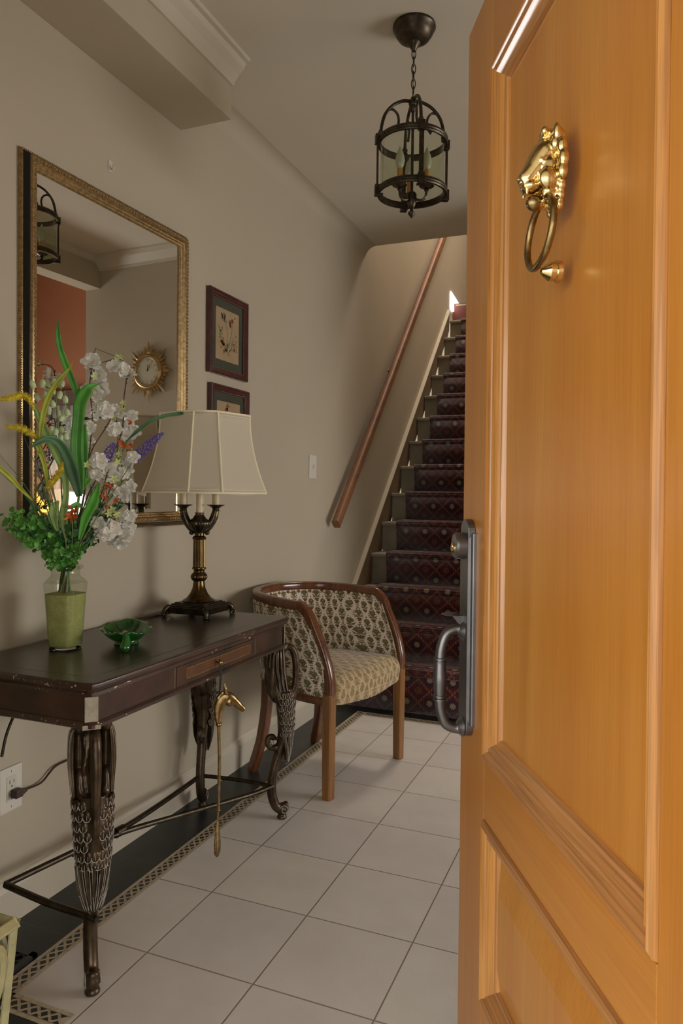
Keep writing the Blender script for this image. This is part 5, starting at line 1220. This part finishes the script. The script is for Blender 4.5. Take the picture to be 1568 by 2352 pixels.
leafstem('pale green long leaves leaning left across the mirror frame', [
    ([(150, 1085), (128, 1040), (108, 1000), (92, 960), (78, 925)], [10, 18, 18, 12, 3], .02), ([(150, 1240), (146, 1180), (152, 1130), (146, 1080), (128, 1040)], [9, 16, 12, 18, 14], .01), ([(132, 1220), (122, 1190), (125, 1165), (134, 1150)], [4, 20, 18, 4], .03)], M['bladep'], 'pale_leaves', [(158, 1250), (150, 1150), (150, 1085)])
leafstem('narrow yellow green leaf pointing up in front of the mirror', [([(90, 1042), (95, 975), (108, 920), (130, 880), (158, 848), (168, 828)], [3, 10, 11, 9, 4, 1], .04), ([(110, 1125), (104, 1080), (96, 1050), (84, 1022), (72, 1015)], [3, 8, 9, 8, 2], .04)], M['lime'], 'lime_leaf', [(160, 1250), (120, 1180), (95, 1045)])
leafstem('single thin dark leaf reaching right to the top of the lampshade', [([(292, 1012), (315, 990), (345, 968), (380, 955), (410, 950), (429, 948)], [3, 9, 8, 9, 10, 2], .04)], M['bladed'], 'arching_leaf', [(180, 1240), (240, 1130), (292, 1012)])
leafstem('short oval green leaves low in the bouquet right of centre', [([(182, 1240), (196, 1190), (215, 1150), (228, 1110)], [6, 20, 22, 3], .05), ([(185, 1130), (200, 1105), (215, 1092)], [4, 12, 2], .02), ([(150, 1170), (176, 1160), (190, 1165)], [4, 14, 4], .03)], M['blade'], 'short_leaves', [(172, 1260), (182, 1240)])
# mustard foxtails
def foxtail(label, path, dx, stem):
    t = flowerstem(label, 'artificial flower', 'foxtail_grass'); P_ = catmull([pp(x, y, dx) for x, y in path], 10); q = B(); n = len(P_)
    q.tube(P_, [.002, .005, .005, .002], 6)
    for i, p in enumerate(P_):
        tg = (P_[min(i+1, n-1)]-P_[max(i-1, 0)]).normalized(); a, b2 = frame_of(tg); l = .0125*math.sin(PI*min(.97, max(.12, (i+.5)/n)))**.5
        for k in range(14):
            an = rr0(0, 6.28); d_ = (a*math.cos(an)+b2*math.sin(an)); e = p+d_*l*rr0(.8, 1.1)-tg*.004+tg*rr0(-.003, .003); w = tg*.0012; q.add([p-w+d_*.002, p+w+d_*.002, e], [(0, 1, 2)])
    q.build('seed_head', M['yellow'], t, world=True); q = B(); q.tube(root()+[pp(x, y, dx) for x, y in stem], [.0016, .0014, .0012], 5, sub=4); q.build('stem', M['stemg'], t, smooth=60, world=True)
foxtail('upper mustard yellow foxtail arching over the left of the mirror frame', [(-8, 918), (20, 915), (48, 908), (66, 915), (78, 942)], .03, [(150, 1240), (110, 1090), (78, 942)])
foxtail('middle mustard yellow foxtail pointing left across the mirror frame', [(16, 980), (48, 984), (75, 998), (96, 1022)], .03, [(152, 1240), (120, 1120), (96, 1022)])
foxtail('short mustard yellow foxtail in the middle of the bouquet', [(108, 1122), (122, 1105), (136, 1085), (144, 1062)], .06, [(150, 1240), (125, 1170), (108, 1122)])
leafstem('yellow green leaf drooping low past the left edge of the photograph', [([(75, 1150), (45, 1120), (22, 1095), (-6, 1070)], [3, 8, 9, 10], .05)], M['lime'], 'low_leaf', [(150, 1250), (110, 1200), (75, 1150)])
# thin grass
gr = flowerstem('spray of thin dark green grass blades fanning to the left', 'artificial grass', 'grass_spray')
for (a, b2) in (((0, 1045), .02), ((-5, 1068), .04), ((0, 1085), .03), ((48, 985), .0), ((62, 1020), .01), ((92, 1040), .03), ((70, 1100), .05), ((105, 1020), .02)):
    q = B(); e = pp(a[0], a[1], b2); m_ = pp((a[0]*.5+140*.5), a[1]*.5+1215*.5+5, b2); q.tube(root(.01)+[m_, e], [.0011, .0011, .0014, .0004], 4, sub=4); q.build('grass_blade', M['bladed'], gr, world=True)
# bellflowers
bf = flowerstem('stem of pale green bell flowers in front of the terracotta reflection', 'artificial flower', 'bellflower_stem')
q = B(); q.tube(root()+[pp(142, 1140), pp(138, 1040), pp(132, 960), pp(126, 900), pp(116, 872), pp(100, 870)], [.0022, .0018, .0012], 6, sub=4); q.build('stem', M['stemg'], bf, smooth=60, world=True)
for (x, y) in ((98, 878), (110, 882), (124, 876), (143, 880), (112, 895), (104, 906), (122, 898), (138, 905), (150, 915), (120, 925), (112, 940), (136, 948), (154, 945), (143, 958), (142, 985), (152, 1000), (140, 1005), (128, 990), (74, 880), (84, 910), (118, 985), (140, 1020)):
    q = B(); c = pp(x, y, rr0(-.015, .02)); d_ = V(rr0(-.4, .4), rr0(-.5, .5), -1).normalized(); M3 = V(0, 0, 1).rotation_difference(d_).to_matrix(); pr = [(.0015, -.008), (.005, -.006), (.0075, 0), (.0078, .005), (.0065, .010), (.0072, .0125)]
    n0 = len(q.v); q.lathe(pr, (0, 0, 0), 12, cap=False, shape=lambda a: 1-.10*abs(math.sin(3*a))); q.v = [c+M3 @ v for v in q.v]; q.tube([c-d_*.008, c-d_*.016+V(0, 0, .004)], .0006, 4); q.build('bell', M['bell'], bf, smooth=60, world=True)
# purple hyacinth spikes
def spike(label, a, b2, dx, wpx, stem, n=90):
    t = flowerstem(label, 'artificial flower', 'lavender_spike'); A_, B_ = pp(*a, dx), pp(*b2, dx); q = B(); ax = (B_-A_); f0, f1 = frame_of(ax)
    for k in range(n):
        u = (k+.5)/n; r_ = wpx/815*.62*(1-.75*u**2.5)*rr0(.75, 1.05); an = k*2.4; c = A_+ax*u+(f0*math.cos(an)+f1*math.sin(an))*r_
        for j in range(4):
            an2 = rr0(0, 6.28); q.ell(c+V(rr0(-.002, .002), rr0(-.002, .002), rr0(-.002, .002)), (.0034*(1-.5*u), .0016, .0034*(1-.5*u)), rotm('X', rr0(0, 180)) @ rotm('Y', rr0(0, 180)), 5, 4)
    q.build('florets', M['purple'], t, smooth=60, world=True); q = B(); q.tube(root()+[pp(x, y, dx) for x, y in stem]+[A_, B_], [.0018, .0014, .001], 6, sub=4); q.build('stem', M['stemg'], t, smooth=60, world=True)
spike('long purple lavender spike pointing right at the lampshade', (312, 1052), (372, 995), .05, 20, [(190, 1240), (260, 1130)])
spike('short purple lavender spike among the white blossoms', (240, 1060), (262, 1018), .02, 20, [(185, 1240), (220, 1120)], 50)
# orange flowers
def orange(label, pts, dx, stem, L_=.014):
    t = flowerstem(label, 'artificial flower', 'orange_flower_stem'); q = B(); q.tube(root()+[pp(x, y, dx) for x, y in stem], [.0016, .0012], 5, sub=4); q.build('stem', M['stemg'], t, smooth=60, world=True)
    for (x, y) in pts:
        c = pp(x, y, dx); q = B(); Q3 = V(0, 0, 1).rotation_difference(((CAMP-c).normalized()+V(rr0(-1, 1), rr0(-1, 1), rr0(-1, .3)))).to_matrix()
        for k in range(5): petal_grid(q, Q3 @ Matrix.Rotation(2*PI*k/5, 3, 'Z') @ Matrix.Rotation(rr0(.2, .9), 3, 'X'), c, L_*rr0(.8, 1.2), .0065, .3)
        q.build('petals', M['or'], t, smooth=60, world=True)
orange('sprig of small orange flowers beside the lavender', [(282, 1022), (290, 1032), (302, 1020), (304, 970), (284, 1015)], .03, [(185, 1240), (235, 1120), (280, 1025)])
orange('orange flowers low among the dark rosemary leaves', [(238, 1108), (242, 1122), (236, 1135), (250, 1145), (245, 1158), (254, 1112), (262, 1150)], .02, [(180, 1250), (215, 1180), (240, 1115)])
orange('rust orange lily low in front of the mirror, left of the rosemary', [(165, 1185), (172, 1175)], .04, [(165, 1250), (166, 1190)], .026)
# rosemary
def needles(label, stems, dx, name='rosemary_sprig'):
    t = flowerstem(label, 'artificial greenery', name); q = B()
    for s in stems:
        P_ = catmull(root(.01)+[pp(x, y, dx) for x, y in s], 10); q.tube(P_, .0012, 5, mi=0)
        for i in range(16, len(P_)):
            for k in range(4): d_ = V(rr0(-1, 1), rr0(-1, 1), rr0(.1, 1.3)).normalized(); e = P_[i]+d_*rr0(.012, .020); a, b3 = frame_of(d_); w = a*.0010; m_ = P_[i].lerp(e, .5); q.add([P_[i], m_-w, e, m_+w], [(0, 1, 2, 3)])
    q.build('foliage', M['leafd'], t, world=True)
needles('dark green rosemary sprigs in the right half of the bouquet', [[(200, 1220), (215, 1160), (220, 1115)], [(205, 1230), (235, 1170), (265, 1130)], [(205, 1235), (250, 1190), (285, 1160)], [(195, 1225), (205, 1160), (212, 1120)], [(210, 1240), (262, 1180), (300, 1090)]], .02)
needles('small dark green tuft of needles below the purple spikes', [[(200, 1220), (250, 1150), (296, 1085)], [(195, 1215), (245, 1140), (268, 1095)]], .0, 'needle_tuft')
# eucalyptus bunches around the rim
def bunch(label, tips, mats, dxr, nleaf=1.0):
    t = flowerstem(label, 'artificial greenery', 'eucalyptus_bunch'); q = B(); st_ = B()
    for (x, y) in tips:
        dx = rr0(*dxr); r0 = root(.015); T_ = pp(x, y, dx); P_ = catmull(r0+[r0[1].lerp(T_, .5)+V(0, 0, .02), T_], 8); st_.tube(P_, .0011, 5); L0 = 9
        for i in range(L0, len(P_)):
            for k in range(4):
                c = P_[i]+V(rr0(-.012, .012), rr0(-.014, .014), rr0(-.012, .012)); nrm = ((CAMP-c).normalized()*.7+V(rr0(-1, 1), rr0(-1, 1), rr0(-.3, 1))).normalized(); a, b3 = frame_of(nrm); r_ = rr0(.0065, .0115)*(1-.35*(i/len(P_)))
                vs = [c+a*r_*math.cos(2*PI*j/7)+b3*r_*math.sin(2*PI*j/7)+nrm*.002*(math.cos(4*PI*j/7)) for j in range(7)]+[c-nrm*.0015]
                q.add(vs, [(j, (j+1) % 7, 7) for j in range(7)], random.choice((0, 0, 1)) if i < len(P_)-4 else 0)
    q.build('foliage', mats, t, smooth=40, world=True); st_.build('stems', M['stemg'], t, smooth=60, world=True)
bunch('leafy green eucalyptus sprays spreading left of the vase rim', [(12, 1190), (22, 1205), (40, 1232), (60, 1222), (48, 1185), (70, 1200), (30, 1180), (85, 1190), (64, 1248), (88, 1258), (75, 1175)], [M['leafg'], M['leafd']], (-.04, .05))
bunch('leafy green eucalyptus sprays above the middle of the vase', [(100, 1210), (118, 1195), (140, 1215), (160, 1205), (125, 1235), (150, 1240), (110, 1250), (92, 1228), (175, 1225), (168, 1180)], [M['leafd'], M['leafg']], (-.03, .03))
bunch('leafy green eucalyptus sprays hanging over the front of the rim', [(105, 1278), (118, 1298), (140, 1300), (160, 1292), (178, 1275), (128, 1275), (150, 1270), (172, 1258), (188, 1262)], [M['leafg'], M['leafd']], (.02, .07))
bunch('leafy green eucalyptus sprays right of the vase rim below the blossoms', [(200, 1235), (208, 1215), (196, 1195), (214, 1200), (222, 1240), (190, 1215), (235, 1160), (268, 1155)], [M['leafd'], M['leafg']], (-.03, .03))
# reflected sideboard lamp and its glowing shade in the dining room
tl = thing('stained_glass_lamp', 'lit amber stained glass lamp in the dining room seen only in the mirror', 'lamp', (3.34, 4.50, .78))
q = B(); q.lathe([(.02, .42), (.05, .41), (.10, .35), (.135, .27), (.145, .22), (.145, .205), (.13, .205)], seg=16, cap=False); q.build('shade', glow('amber_stained_glass', (1.0, .50, .07), 1.1), tl, smooth=20)
q = B(); q.lathe([(.06, 0), (.06, .012), (.025, .03), (.014, .12), (.012, .42)], seg=20); q.build('base', M['lbg'], tl, smooth=40)
sb = thing('sideboard', 'dark wooden sideboard standing in the dining room reflected by the mirror', 'sideboard', (3.2, 4.5, 0))
B().bx(2.7, 3.7, 4.30, 4.70, .10, .78).build('cabinet', M['tap'], sb, bevel=.006, world=True)
for (x, y) in ((2.75, 4.35), (3.65, 4.35), (2.75, 4.65), (3.65, 4.65)): B().bx(x-.025, x+.025, y-.025, y+.025, 0, .10).build('leg', M['tap'], sb, world=True)
lampL = bpy.data.lights.new('stained_lamp_bulb', 'POINT'); lampL.energy = 4; lampL.color = (1, .7, .35); lampL.shadow_soft_size = .05
lo_ = bpy.data.objects.new('stained_lamp_bulb', lampL); COL.objects.link(lo_); lo_.location = (3.34, 4.50, .94)
